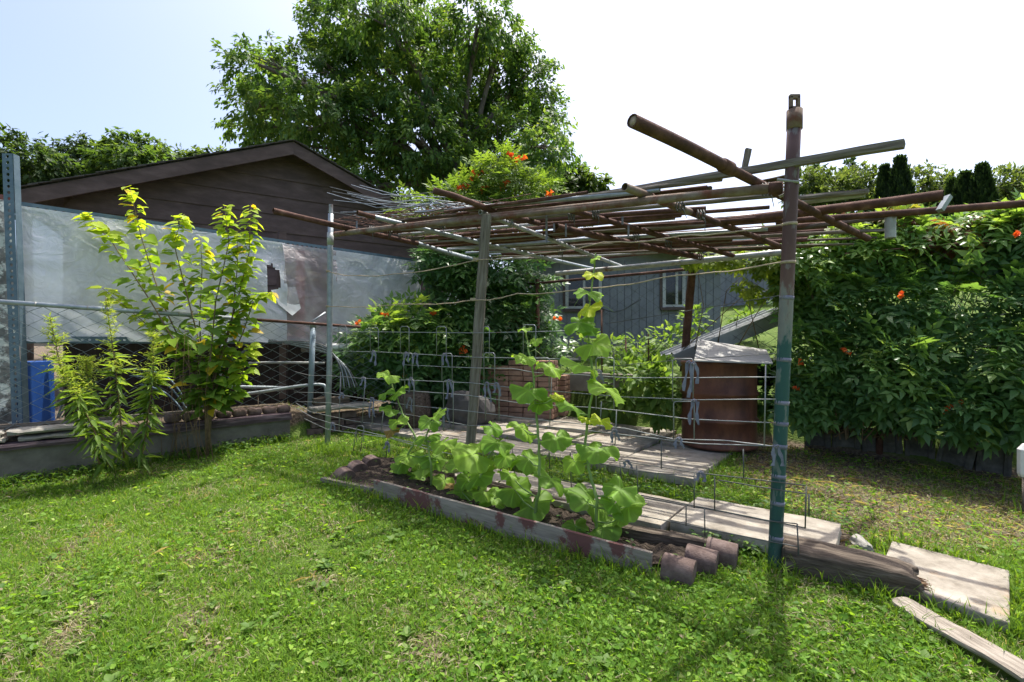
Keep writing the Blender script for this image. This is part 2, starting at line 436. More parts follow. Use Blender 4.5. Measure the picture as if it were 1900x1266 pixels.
# ------------------------------------------------------------------ leaves
T_RHOMB = (np.array([(0, 0, 0), (-.24, .42, .05), (.24, .42, .05), (0, 1, -.08)], float), [(0, 2, 3), (0, 3, 1)])
T_OVAL = (np.array([(0, 0, 0), (0, .5, -.03), (0, 1, -.14), (-.24, .26, .05), (-.22, .62, .02), (.24, .26, .05), (.22, .62, .02)], float),
          [(0, 1, 3), (3, 1, 4), (1, 2, 4), (0, 5, 1), (5, 6, 1), (1, 6, 2)])
T_LANCE = (np.array([(0, 0, 0), (-.07, .4, .02), (.07, .4, .02), (0, 1, -.25)], float), [(0, 2, 3), (0, 3, 1)])
T_HEART = (np.array([(0, .0, 0), (0, .45, -.02), (0, 1, -.18), (-.25, -.08, .05), (-.42, .2, .08), (-.27, .62, .03), (.25, -.08, .05), (.42, .2, .08), (.27, .62, .03)], float),
           [(0, 1, 4), (0, 4, 3), (4, 1, 5), (1, 2, 5), (0, 7, 1), (0, 6, 7), (7, 8, 1), (1, 8, 2)])
T_BLADE = (np.array([(-.5, 0, 0), (.5, 0, 0), (-.36, .55, .0), (.36, .55, .0), (0, 1, -.3)], float), [(0, 1, 3), (0, 3, 2), (2, 3, 4)])
def t_pinnate(n=4, lw=.34):
    vs_ = []; fs = []
    def lf(p, ang, ln):
        b = len(vs_); c, s = math.cos(ang), math.sin(ang)
        for q in ((0, 0, 0), (0, .5, -.02), (0, 1, -.2), (-.23, .35, .05), (.23, .35, .05)):
            x, y, z = q[0] * ln, q[1] * ln, q[2] * ln
            vs_.append((p[0] + c * x + s * y, p[1] - s * x + c * y, p[2] + z))
        fs.extend([(b, b + 1, b + 3), (b + 3, b + 1, b + 2), (b, b + 4, b + 1), (b + 1, b + 4, b + 2)])
    for i in range(n):
        y = .2 + .62 * i / (n - 1) if n > 1 else .5
        z = -.28 * y * y
        for s in (-1, 1): lf((0, y, z), s * 1.05, lw * (1 - .15 * abs(i - 1)))
    lf((0, .88, -.22), 0, lw)
    b = len(vs_)
    vs_ += [(-.008, 0, 0), (.008, 0, 0), (.006, .9, -.225), (-.006, .9, -.225)]
    fs.append((b, b + 1, b + 2)); fs.append((b, b + 2, b + 3))
    return np.array(vs_, float), fs
T_PINN = t_pinnate(4)
T_BROAD = t_pinnate(3, .46)
def t_palm():
    vs_ = []; fs = []
    for k, (a, ln) in enumerate(((-1.9, .55), (-.95, .8), (0, .95), (.95, .8), (1.9, .55))):
        b = len(vs_); c, s = math.cos(a), math.sin(a)
        for q in ((0, 0, 0), (0, .5, .0), (0, 1, -.28), (-.24, .55, .04), (.24, .55, .04)):
            x, y, z = q[0] * ln, q[1] * ln, q[2] * ln
            vs_.append((c * x + s * y, -s * x + c * y, z))
        fs += [(b, b + 1, b + 3), (b + 3, b + 1, b + 2), (b, b + 4, b + 1), (b + 1, b + 4, b + 2)]
    return np.array(vs_, float), fs
T_PALM = t_palm()

def unit(a):
    return a / np.maximum(np.linalg.norm(a, axis=1, keepdims=True), 1e-9)
def cloud_mesh(name, tmpl, pos, axis, nrm, size, col, wid=None, org=(0, 0, 0)):
    tv, tf = tmpl
    pos = np.asarray(pos, float) - np.asarray(org, float)
    N, K = len(pos), len(tv)
    a = unit(np.asarray(axis, float)); n = np.asarray(nrm, float)
    s = unit(np.cross(a, n)); n = np.cross(s, a)
    size = np.broadcast_to(np.asarray(size, float), (N,)); w = size if wid is None else np.broadcast_to(np.asarray(wid, float), (N,))
    P = pos[:, None, :] + s[:, None, :] * (tv[None, :, 0, None] * w[:, None, None]) + a[:, None, :] * (tv[None, :, 1, None] * size[:, None, None]) + n[:, None, :] * (tv[None, :, 2, None] * size[:, None, None])
    fa = np.array(tf, dtype=np.int32); nf = len(fa)
    idx = (fa[None] + (np.arange(N, dtype=np.int32) * K)[:, None, None]).reshape(-1)
    me = bpy.data.meshes.new(name)
    me.vertices.add(N * K); me.vertices.foreach_set('co', P.reshape(-1).astype(np.float32))
    me.loops.add(N * nf * 3); me.loops.foreach_set('vertex_index', idx)
    me.polygons.add(N * nf); me.polygons.foreach_set('loop_start', np.arange(0, N * nf * 3, 3, dtype=np.int32))
    try: me.polygons.foreach_set('loop_total', np.full(N * nf, 3, dtype=np.int32))
    except Exception: pass
    ca = me.color_attributes.new('col', 'FLOAT_COLOR', 'POINT')
    c4 = np.ones((N, K, 4), np.float32); c4[:, :, :3] = np.asarray(col)[:, None, :]
    ca.data.foreach_set('color', c4.reshape(-1))
    me.update(calc_edges=True)
    return me
def cloud(name, tmpl, pos, axis, nrm, size, col, mat, parent=None, wid=None, **k):
    return put(name, cloud_mesh(name, tmpl, pos, axis, nrm, size, col, wid, org_of(parent)), mat, parent, smooth=False, **k)
def pal(t, stops):
    t = np.clip(t, 0, 1); xs = [s[0] for s in stops]
    return np.stack([np.interp(t, xs, [s[1][k] for s in stops]) for k in range(3)], 1)
def rvec(n):
    return unit(rng.normal(size=(n, 3)))
def ball(n, shell=0.0):
    return rvec(n) * (shell + (1 - shell) * rng.random((n, 1)) ** (1 / 2.2))
def ssum(x, y, k=1.0, o=0.0):                     # cheap smooth noise in -1..1 for patches
    return (np.sin(x * 1.9 * k + o) * np.sin(y * 2.3 * k + 1.3 * o) + .6 * np.sin(x * 4.7 * k - y * 3.1 * k + o) + .5 * np.sin(x * 7.9 * k + y * 9.3 * k + 2 * o)) / 2.1
# ------------------------------------------------------------------ the ground
def inpoly(X, Y, poly):
    r = np.zeros(len(X), bool); n = len(poly)
    for i in range(n):
        x1, y1 = poly[i][:2]; x2, y2 = poly[(i + 1) % n][:2]
        c = ((y1 > Y) != (y2 > Y)) & (X < (x2 - x1) * (Y - y1) / (y2 - y1 + 1e-12) + x1)
        r ^= c
    return r

PZ = 0.20                                             # top of the patio
PD = V(0.79, -0.613, 0); PP = V(0.613, 0.79, 0)       # along and across the patio
PC = V(1.447, 3.83, PZ)                               # its front right corner
BED = [gp(600, 893), gp(695, 922), gp(1210, 1072), gp(1350, 1045), gp(1355, 1022), gp(1140, 975), gp(985, 925), gp(860, 892), gp(740, 858), gp(690, 852)]
bx_ = [V(p.x, p.y, p.z) for p in BED]
WZ = 0.15
SA = hz(1540, 1022, WZ); SD = V(-0.855, 0.519, 0); SP = V(0.70, 0.714, 0)
slabs = []                                            # walkway slabs: front right corner, length, depth
for k, (l, d, dz) in enumerate(((.89, .60, 0), (.87, .56, -.012), (.86, .58, -.02), (.80, .56, -.03))):
    slabs.append((l, d, dz))
def slab_quad(c, l, d):
    return [c, c + SD * l, c + SD * l + SP * d, c + SP * d]
T3 = [hz(1628, 1068, .072), hz(1655, 1003, .085), hz(1873, 1058, .062), hz(1874, 1156, .05)]

def dirt_shade_amt(X, Y):                                   # trodden bare ground right of the patio
    s = (X - FA[0]) * fn[0] + (Y - FA[1]) * fn[1]
    a = sstep(X - .25 * (Y - 3), 1.5, 2.0) * sstep(Y, 2.55, 3.1) * (1 - sstep(s, -.1, .1))
    a = a * (.88 + .55 * ssum(X, Y, 1.1))
    f = .5 * np.clip(ssum(X * 1.1, Y * 1.1, 1.0, 2.1) - .25, 0, 1) * (Y < 4.5)
    w = 0
    for (cx, cy, rx, ry) in ((-1.95, 2.15, .09, .35), (-1.45, 2.25, .12, .2), (-1.75, 2.75, .16, .14), (-1.25, 2.0, .1, .1), (-2.6, 2.9, .15, .3), (-.35, 2.0, .12, .08), (-1.0, 2.55, .12, .10)):
        w = w + .5 * np.exp(-(((X - cx) + .25 * (Y - cy)) / rx) ** 2 - ((Y - cy) / ry) ** 2)
    sl = (X - W0[0]) * wnrm[0] + (Y - W0[1]) * wnrm[1]
    return np.clip(a + f + w + 1.0 * (sl > .1) * (X < -1.6), 0, 1)  # last term: bare earth behind the wall, put in to darken the covered space

def grid_axis(lo, hi, fine_lo, fine_hi, st):
    a = list(np.arange(fine_lo, fine_hi + 1e-6, st))
    x, d = fine_hi, st
    while x < hi: d *= 1.25; x += d; a.append(x)
    x, d = fine_lo, st
    pre = []
    while x > lo: d *= 1.25; x -= d; pre.append(x)
    return np.array(pre[::-1] + a)
gx = grid_axis(-260, 260, -7, 7, .07); gy = grid_axis(-120, 320, 0.5, 11, .07)
GX, GY = np.meshgrid(gx, gy); GZ = ground(GX, GY)
GZ += .012 * ssum(GX, GY, 2.2) * (GY < 8) 
nx_, ny_ = len(gx), len(gy)
i_ = np.arange(nx_ - 1)[None, :] + nx_ * np.arange(ny_ - 1)[:, None]
quads = np.stack([i_, i_ + 1, i_ + 1 + nx_, i_ + nx_], -1).reshape(-1, 4)
me = bpy.data.meshes.new('ground')
me.from_pydata(np.stack([GX, GY, GZ], -1).reshape(-1, 3).tolist(), [], quads.tolist())
da = me.attributes.new('dirt_shade', 'FLOAT', 'POINT'); da.data.foreach_set('value', dirt_shade_amt(GX, GY).reshape(-1).astype(np.float32))
go = put('ground', me, lawnm); go['kind'] = 'structure'

# soil of the planting bed
mb = MB()
cx_ = sum((p for p in bx_), V(0, 0, 0)) / len(bx_)
NB = 40
bxa = np.array([p.x for p in bx_]); bya = np.array([p.y for p in bx_])
xs = np.linspace(bxa.min(), bxa.max(), 70); ys = np.linspace(bya.min(), bya.max(), 60)
SX, SY = np.meshgrid(xs, ys); ins = inpoly(SX.ravel(), SY.ravel(), bx_).reshape(SX.shape)
SZ = ground(SX, SY) + .035 + .02 * ssum(SX, SY, 4) + .008 * rng.normal(size=SX.shape)
vid = -np.ones(SX.shape, int); 
fs_ = []
for j in range(len(ys) - 1):
    for i in range(len(xs) - 1):
        if ins[j, i] and ins[j + 1, i] and ins[j, i + 1] and ins[j + 1, i + 1]:
            q = []
            for (a, b) in ((j, i), (j, i + 1), (j + 1, i + 1), (j + 1, i)):
                if vid[a, b] < 0:
                    vid[a, b] = len(mb.v); mb.v.append((SX[a, b], SY[a, b], SZ[a, b]))
                q.append(vid[a, b])
            mb.f.append(tuple(q))
so = part('bed_soil', mb, soil, None); so['kind'] = 'structure'

# ------------------------------------------------------------------ patio of concrete slabs
pat = bpy.data.objects.new('patio', None); COL.objects.link(pat); pat['kind'] = 'structure'
pat.location = (PC.x, PC.y, 0); ROOT[pat.name] = Vector(pat.location)
patio_polys = []
def flag(c, l, d, h, mat, parent, name, lx, ly, amp=.004, seed=0, kind=None):
    ctr = c + lx * (l / 2) + ly * (d / 2) - V(0, 0, h / 2)
    me_ = solid(name, (l, d, h), (8, 6, 2), amp, 7.0, seed)
    m = Matrix((lx, ly, V(0, 0, 1))).transposed().to_4x4(); m.translation = ctr
    return put(name, me_, mat, parent, smooth=False, mw=m, bevel=.004)
k_ = 0
for i in range(6):
    for j in range(-1, 3):
        if i < 2 and j < 0: continue
        off = -.30 if i >= 2 else 0.0
        if j == -1 and i < 2: continue
        if i >= 2: jj = (j + 1) * .61 + off
        else: jj = j * .61
        if i >= 2 and j == 2: continue
        c = PC - PD * (.757 * (i + 1)) + PP * jj + V(0, 0, random.uniform(-.012, .004))
        cc_ = c + PD * .37 + PP * .3; c.z = max(c.z, gz(cc_.x, cc_.y) + .035)
        flag(c, .745, .597, .075, conc, pat, 'paving_slab', PD, PP, .003, k_); k_ += 1
        patio_polys.append([c, c + PD * .745, c + PD * .745 + PP * .6, c + PP * .6])
# the row of loose slabs behind the planting bed
c = SA.copy()
LB = ['thick concrete slab with a broken front edge behind the green post', 'rust stained concrete slab, second from the green post',
      'concrete slab behind the squash leaves, third from the green post', 'concrete slab at the far left end of the walkway behind the bed']
walk_polys = []
for k, (l, d, dz) in enumerate(slabs):
    o = flag(c + SD * l + V(0, 0, dz), l - .015, d, .085, conc, None, 'walkway_slab', -SD, SP, .006 if k == 0 else .004, 30 + k)
    tag(o, LB[k], 'slab', 'concrete slabs laid behind the planting bed')
    walk_polys.append(slab_quad(c, l, d))
    c = c + SD * l
x_ = (T3[3] - T3[0]).normalized(); y_ = (T3[1] - T3[0]).normalized()
mb = MB(); mb.prism([p - V(0, 0, .055) for p in T3], (0, 0, .055))
o = part('walkway_slab', mb, conc, None, smooth=False, bevel=.008); tag(o, 'loose concrete slab lying in the grass beside the broken log', 'slab', 'concrete slabs laid behind the planting bed')
# a kerb of slabs at the back of the patio
a = hz(1195, 797, .29); b = hz(1005, 768, .29)
o = put('kerb_slab', solid('kerb_slab', ((a - b).length, .26, .09), (10, 3, 2), .005, 6, 5), conc, None, smooth=False, mw=frame(b - V(0, 0, .045), a - V(0, 0, .045)))
tag(o, 'long low concrete kerb at the back edge of the patio', 'kerb')
# pale stone chunk
def rock(name, c, dims, mat, seed, label, cat, group=None):
    bm = bmesh.new(); bmesh.ops.create_icosphere(bm, subdivisions=3, radius=.5)
    for v in bm.verts:
        q = v.co * 2.3 + V(seed, seed * 2, 0)
        v.co = v.co * (1 + .35 * noise.noise(q) + .12 * noise.noise(q * 3))
        v.co.x *= dims[0]; v.co.y *= dims[1]; v.co.z *= dims[2]
    me_ = bpy.data.meshes.new(name); bm.to_mesh(me_); bm.free()
    o = put(name, me_, mat, None, smooth=False, mw=Matrix.Translation(c))
    return tag(o, label, cat, group)
rock('stone', gp(1598, 1018) + V(0, 0, .02), (.085, .17, .09), stone, 3, 'pale smooth stone between the thick slab and the log', 'stone')

# ------------------------------------------------------------------ left retaining wall with its caps
def wl_pt(s, off, z):                                  # along the wall, behind its face, height
    return V(W0[0] + wd[0] * s + wnrm[0] * off, W0[1] + wd[1] * s + wnrm[1] * off, z)
wx = V(wd[0], wd[1], 0); wy = V(wnrm[0], wnrm[1], 0)
t_ = thing('retaining_wall', 'low grey concrete retaining wall along the left side of the lawn', 'wall', wl_pt(0, 0, 0))
m = frame(wl_pt(-2.5, .075, .16), wl_pt(WL, .075, .19))
put('wall', solid('wall', (WL + 2.5, .15, .46), (40, 2, 6), .006, 5, 2), concd, t_, smooth=False, mw=m)
put('cap_timber', solid('cap_timber', (1.55, .17, .055), (14, 2, 2), .006, 8, 4), plum, t_, smooth=False, mw=frame(wl_pt(-.5, .05, .405), wl_pt(1.05, .05, .415)))
put('cap_timber', solid('cap_timber', (1.30, .17, .085), (14, 2, 2), .006, 8, 5), plum, t_, smooth=False, mw=frame(wl_pt(.97, .045, .435), wl_pt(WL, .045, .452)))
put('fence_board', solid('fence_board', (2.2, .03, .05), (14, 2, 2), .004, 8, 6), wood, t_, smooth=False, mw=frame(wl_pt(-.9, .30, .535), wl_pt(1.3, .30, .545)))
for k, (s0, l, z, h, lab) in enumerate(((-.42, .46, .455, .05, 'lower of the two rough cap stones at the left edge'), (-.42, .43, .51, .06, 'upper of the two rough cap stones at the left edge'),
                                         (.09, .54, .462, .05, 'lower rough cap stone below the goldenrod'), (.03, .70, .52, .055, 'longer upper cap stone below the goldenrod'))):
    o = put('cap_stone', solid('cap_stone', (l, .2, h), (9, 3, 2), .011, 9, 20 + k), stone, None, smooth=False, mw=frame(wl_pt(s0, .09, z), wl_pt(s0 + l, .09, z + .005)))
    tag(o, lab + ' on the retaining wall', 'stone', 'rough stones capping the left wall')

def scallop(n=22):                                      # edging piece with a rounded crown
    mb_ = MB(); loop = []
    for k in range(n + 1):
        a_ = PI * k / n
        loop.append((math.cos(a_) * .5, 0, .45 + math.sin(a_) * .5))
    loop = [(.5, 0, 0)] + loop + [(-.5, 0, 0)]
    return mb_.prism([(p[0], -.5, p[2]) for p in loop], (0, 1, 0))
def edging(px_list, names, z_of, w, d, h, dirv, group, mat=edger, tilt=None):
    base = scallop()
    for (p, lab) in zip(px_list, names):
        me_ = base.mesh('edging_block')
        yv = V(0, 0, 1).cross(dirv).normalized()
        m_ = Matrix((dirv * w, yv * d, V(0, 0, 1) * h)).transposed().to_4x4()
        if tilt: m_ = Matrix.Rotation(tilt, 4, dirv) @ m_
        # bake the scale so bevels stay even
        me_.transform(m_)
        o_ = put('edging_block', me_, mat, None, smooth=False, mw=Matrix.Translation(p), bevel=.006)
        tag(o_, lab, 'edging', group)
for i, s0 in enumerate(np.arange(1.10, WL - .05, .147)):
    bm = bmesh.new()
    me_ = solid('edging_block', (.14, .13, .085), (4, 3, 2), .006, 12, 40 + i)
    o = put('edging_block', me_, edger, None, smooth=True, mw=frame(wl_pt(s0, .10, .525), wl_pt(s0 + .14, .10, .527)), bevel=.02)
    ords = ['first', 'second', 'third', 'fourth', 'fifth', 'sixth', 'seventh', 'eighth', 'ninth']
    tag(o, ords[i] + ' brown scalloped edging block from the shrub along the plum timber', 'edging', 'edging blocks on top of the left wall')
# ------------------------------------------------------------------ chain-link fences
def chain(mb_, p0, p1, zb, zt, pitch, r):
    p0 = Vector(p0); p1 = Vector(p1); L_ = (p1 - p0).length; d = (p1 - p0).normalized()
    n = int(L_ / pitch); nv = int((zt(0) - zb(0)) / (pitch * .62))
    up = V(0, 0, 1); sd = d.cross(up)
    for k in range(n):
        pts = []
        for j in range(nv + 1):
            s = (k + (.5 if ((j + k) % 2) else -.5) * 1.02 + .5 + .06 * math.sin(k * 1.7 + j * .31)) * pitch
            f = j / nv
            z = zb(s / L_) * (1 - f) + zt(s / L_) * f
            pts.append(V(p0.x, p0.y, 0) + d * s + up * (z + .006 * math.sin(k * 2.3 + j)) + sd * (.004 if j % 2 else -.004))
        mb_.tube(pts, r, 4, cap=False)
    return mb_
lf = thing('chain_link_fence', 'low chain-link fence with a pipe rail on top of the left wall', 'fence', wl_pt(0, .22, .45))
RL0, RL1 = wl_pt(-1.2, .22, 1.64), at(772, 612, 6.15)
mid = at(425, 590, 4.98)
r0 = at(-60, 556, 4.05); r1 = at(640, 605, 5.85)
ra = r0.lerp(r1, 0); rb = r0.lerp(r1, .66)
part('top_rail', MB().tube([r0, rb], .021, 12), galv, lf)
part('top_rail', MB().tube([rb - (r1 - r0) * .02, r1 + (r1 - r0) * .06], .0165, 12), rust, lf, label='rusty right half of the fence rail')
e1 = V(r1.x, r1.y, 0) + (r1 - r0).normalized() * .95; e1.z = 0
f0 = V(r0.x, r0.y, 0)
FL_ = (e1 - f0).length
ztop = lambda f: (r0.z + (r1.z - r0.z) * f * FL_ / (r1 - r0).length) - .015
zbot = lambda f: .50 + .02 * f
part('wire_mesh', chain(MB(), f0, e1, zbot, ztop, .092, .0034), pmat('mesh_wire', [(.3, (.16, .20, .215)), (.6, (.25, .29, .30))], 9, rough=.55, metal=.2, bump=0), lf, kind='stuff')
pb = at(575, 738, 5.72); pt = at(581, 603, 5.72)
part('post', MB().tube([pb - V(0, 0, .2), pt], .031, 12), pmat('blue_grey_post', [(.3, (.18, .24, .29)), (.6, (.27, .33, .38))], 8, rough=.5, metal=.2, bump=.1), lf)
part('post_collar', MB().tube([pt - V(0, 0, .035), pt + V(0, 0, .03)], .036, 12), galv, lf)
part('brace', MB().tube([pt + V(-.05, -.03, 0), at(604, 580, 5.8)], .012, 8), galv, lf)
for k in range(5):
    p = r0.lerp(rb, .2 + .17 * k)
    d_ = (rb - r0).normalized()
    part('tie_band', MB().tube([p - d_ * .006, p + d_ * .006], .0225, 10), galvr, lf)

# ------------------------------------------------------------------ slotted steel frame with plastic sheets
sf = thing('plastic_screen', 'slotted steel angle frame hung with grey plastic sheeting before the brown garage', 'screen', (-4.6, 4.5, .47))
q0 = at(28, 382, 4.5); q1 = at(775, 487, 7.59)
q1.z = q0.z
sdv = (q1 - q0).normalized(); sq = sdv.cross(V(0, 0, 1)).normalized()   # towards the lawn
if sq.y > 0: sq = -sq
def slotted(mb_, a, b, face, w, pitch=.055):          # steel angle with a row of punched holes
    a = Vector(a); b = Vector(b); d = (b - a).normalized(); L_ = (b - a).length; u = d.cross(face).normalized()
    n = max(1, int(L_ / pitch)); pl = L_ / n; hr = w * .16; K = 8; th = .004
    for i in range(n):
        c = a + d * (pl * (i + .5))
        ring = [c + d * (math.cos(2 * PI * k / K) * hr * 1.2) + u * (math.sin(2 * PI * k / K) * hr) for k in range(K)]
        rim = []
        for k in range(K):
            t = 2 * PI * k / K; cx, sx = math.cos(t), math.sin(t); m_ = max(abs(cx), abs(sx))
            rim.append(c + d * (cx / m_ * pl / 2) + u * (sx / m_ * w / 2))
        vs_ = [p + face * th for p in ring] + [p + face * th for p in rim] + [p - face * th for p in ring]
        fs = []
        for k in range(K):
            k2 = (k + 1) % K
            fs += [(k, k2, K + k2, K + k), (k, 2 * K + k, 2 * K + k2, k2)]
        mb_.add(vs_, fs)
    mb_.box((a + b) / 2 + u * (w / 2 + .002) - face * w * .4, (L_ / 2, .002, w * .4), (d, u, face))
    return mb_
darkb = pmat('shade_boards', [(.3, (.016, .012, .011)), (.6, (.035, .025, .023))], 5, stretch=(6, 6, 1), rough=.9, bump=.3)  # near-black colour that stands for the unlit space under the screen
part('top_rail', slotted(MB(), q0, q1, sq, .09, .06), slotm, sf, smooth=False)
lz = 1.30
part('lower_rail', slotted(MB(), V(q0.x, q0.y, lz), V(q1.x, q1.y, lz), sq, .065), slotm, sf, smooth=False)
part('post', slotted(MB(), at(33, 800, 4.42), at(14, 285, 4.42), V(.15, -.99, 0).normalized(), .085), slotm, sf, smooth=False)
part('stud', MB().box((q0 + q1) / 2 + V(0, 0, -.9) + (-sq) * .25 + sdv * .25, (.045, .045, 1.1), (sdv, sq, V(0, 0, 1))), brown, sf, smooth=False)
def shp(s, z, off):
    return q0 + sdv * s - V(0, 0, q0.z - z) + sq * off
SL = (q1 - q0).length
def s_at(px):                                        # distance along the screen seen at this column
    u = (px - CX) / F
    return (u * q0.y - q0.x) / (sdv.x - u * sdv.y)
def sheet(name, pa, pb_, z0, z1, mat, seed, amp=.06, off=.012, cut=None, label=None):
    s0, s1 = s_at(pa), s_at(pb_); nu, nv = max(6, int((s1 - s0) / .025)), max(6, int((z1 - z0) / .025))
    mb_ = MB()
    for j in range(nv + 1):
        for i in range(nu + 1):
            s = s0 + (s1 - s0) * i / nu; z = z0 + (z1 - z0) * j / nv
            q = V(s * .9 + z * .7, z * .8 - s * .35, seed)
            edge = min(1, (1 - j / nv) * 5)
            w = noise.noise(q * 1.3) * 1.4 + 1.1 * abs(noise.noise(V(s * 1.4 + z * 1.6, z * .5 - s * .3, seed))) + .5 * abs(noise.noise(q * 4.1)) + .2 * noise.noise(q * 9)
            dz = .018 * noise.noise(V(s * 9, seed, j)) if j in (0,) else 0
            mb_.v.append(tuple(shp(s, z + dz, off + amp * w * edge)))
    for j in range(nv):
        for i in range(nu):
            f = ((i + .5) / nu, (j + .5) / nv)
            if cut and cut(*f): continue
            a_ = j * (nu + 1) + i
            mb_.f.append((a_, a_ + 1, a_ + nu + 2, a_ + nu + 1))
    return part(name, mb_, mat, sf, label=label)
zt_ = q0.z + .005
def tear(f, g):                                      # torn window hole near the right end of the long sheet
    x = (f - .935) / .030 + .25 * noise.noise(V(0, g * 9, 2)); y = (g - .62) / .15 + .3 * noise.noise(V(f * 40, 0, 5))
    return abs(x) < 1 and abs(y) < 1 - .35 * (x > .1) * (x + .2)
sheet('plastic_sheet', 30, 528, lz - .02, zt_, tarpm, 1.3, cut=tear, label='long grey plastic sheet with a torn window hole')
sheet('plastic_sheet', 522, 622, lz - .06, zt_ - .01, tarpc, 7.7, .08, .03, label='see-through wrinkled plastic sheet over a red stud')
sheet('plastic_sheet', 612, 776, lz - .02, zt_, tarpm, 4.1, .05, .02)
mb = MB(); s0 = s_at(497)
mb.add([shp(s0 + .02, 1.93, .05), shp(s0 + .33, 2.0, .02), shp(s0 + .38, 1.72, .06), shp(s0 + .26, 1.62, .1), shp(s0 + .1, 1.75, .09)], [(0, 1, 2), (0, 2, 3), (0, 3, 4)])
part('torn_flap', mb, whitep, sf, smooth=False)
for px_, w_ in ((563, .05),):
    part('red_stud', MB().box(shp(s_at(px_), 1.9, -.10), (w_, .02, .62), (sdv, sq, V(0, 0, 1))), redp, sf, smooth=False)
for k in range(11):                                       # added near-black boards, standing for the dark space below the sheets
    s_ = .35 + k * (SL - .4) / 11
    part('shade_board', MB().box(shp(s_ + .17, .86, -.22), ((SL - .4) / 22 - .006, .012, .46 + .01 * (k % 3)), (sdv, sq, V(0, 0, 1))), darkb, sf, smooth=False)
part('red_patch', MB().box(shp(s_at(216), 2.40, .022), (.04, .003, .022), (sdv, sq, V(0, 0, 1))), redp, sf, smooth=False)
o = put('post', solid('post', (2.1, .24, .2), (14, 3, 3), .006, 6, 3), peel, None, smooth=False, mw=frame(V(-4.78, 4.5, .40), V(-4.86, 4.55, 2.72)))
o.name = 'old_post'; tag(o, 'thick weathered post with peeling pale paint at the left edge', 'post')

# ------------------------------------------------------------------ brown garage
gd = V(.85, .53, 0).normalized(); gn = V(gd.y, -gd.x, 0)        # along the gable, out of the gable
G0 = V(-6.39, 6.5, 0); HT = 3.14; zE, zA = 3.23, 4.52
gar = thing('garage', 'dark brown garage with a shingled gable roof behind the plastic screen', 'building', (G0.x, G0.y, .47))
def gpt(t, z, off=0):
    p = G0 + gd * t + gn * off; return V(p.x, p.y, z)
ov = .32
def roof_z(t):
    return zE + (zA - zE) * (1 - abs(t - HT) / HT)
t0_, t1_ = .28, 2 * HT - .28
ph = .295
z = .47; k = 0
while z < zA - .1:
    z1 = min(z + ph, zA)
    def tr(zz):
        if zz <= roof_z(t0_): return t0_, t1_
        f = (zz - zE) / (zA - zE) * HT
        return max(t0_, f), min(t1_, 2 * HT - f)
    a0, a1 = tr(z); b0, b1 = tr(z1)
    mb = MB()
    mb.prism([gpt(a0, z, .022), gpt(a1, z, .022), gpt(b1, z1, .004), gpt(b0, z1, .004)], -gn * .03)
    mb.prism([gpt(a0, z - .012, .022), gpt(a1, z - .012, .022), gpt(a1, z + .0, .022), gpt(a0, z + .0, .022)], -gn * .012)
    part('siding_plank', mb, brown, gar, smooth=False)
    z = z1; k += 1
part('side_wall', MB().prism([gpt(t0_, .47, -.03), gpt(t0_ + .1, .47, -.03), gpt(t0_ + .1, roof_z(t0_) - .05, -.03), gpt(t0_, roof_z(t0_) - .05, -.03)], -gn * 5.5), brown, gar, smooth=False)
part('side_wall', MB().prism([gpt(t1_, .47, -.03), gpt(t1_ - .1, .47, -.03), gpt(t1_ - .1, roof_z(t1_) - .05, -.03), gpt(t1_, roof_z(t1_) - .05, -.03)], -gn * 5.5), brown, gar, smooth=False)
rf_ = None
for sgn in (-1, 1):
    te = 0 if sgn < 0 else 2 * HT
    ext = -.22 if sgn < 0 else .22
    ze = zE - .22 * (zA - zE) / HT
    mb = MB().prism([gpt(te + ext, ze, ov - .035), gpt(HT, zA, ov - .035), gpt(HT, zA + .05, ov - .035), gpt(te + ext, ze + .05, ov - .035)], -gn * 6.0)
    o = part('roof', mb, shing, gar, smooth=False)
    rf_ = rf_ or o
    mb = MB().prism([gpt(te + ext, ze - .17, ov), gpt(HT, zA - .17, ov), gpt(HT, zA + .03, ov), gpt(te + ext, ze + .03, ov)], -gn * .035)
    part('fascia', mb, brown, gar, smooth=False)
    n = 15
    for i in range(n):                                      # courses of shingles lapping down the slope
        f0_, f1_ = i / n, (i + 1) / n + .03
        ta, tb = te + ext + (HT - te - ext) * f0_, te + ext + (HT - te - ext) * min(1, f1_)
        za, zb = ze + (zA - ze) * f0_, ze + (zA - ze) * min(1, f1_)
        jit = random.uniform(0, .025)
        mb = MB().prism([gpt(ta, za + .068, ov + .02 + jit), gpt(tb, zb + .052, ov + .02 + jit), gpt(tb, zb + .058, ov + .02 + jit), gpt(ta, za + .082, ov + .02 + jit)], -gn * 6.05)
        part('shingle_course', mb, shing, o, smooth=False)
part('gutter_end', MB().box(gpt(-.30, 3.05, .28), (.17, .05, .09), (gd, gn, V(0, 0, 1))), pmat('red_brown', [(.3, (.13, .045, .04)), (.6, (.2, .08, .07))], 8, rough=.7), gar, smooth=False)

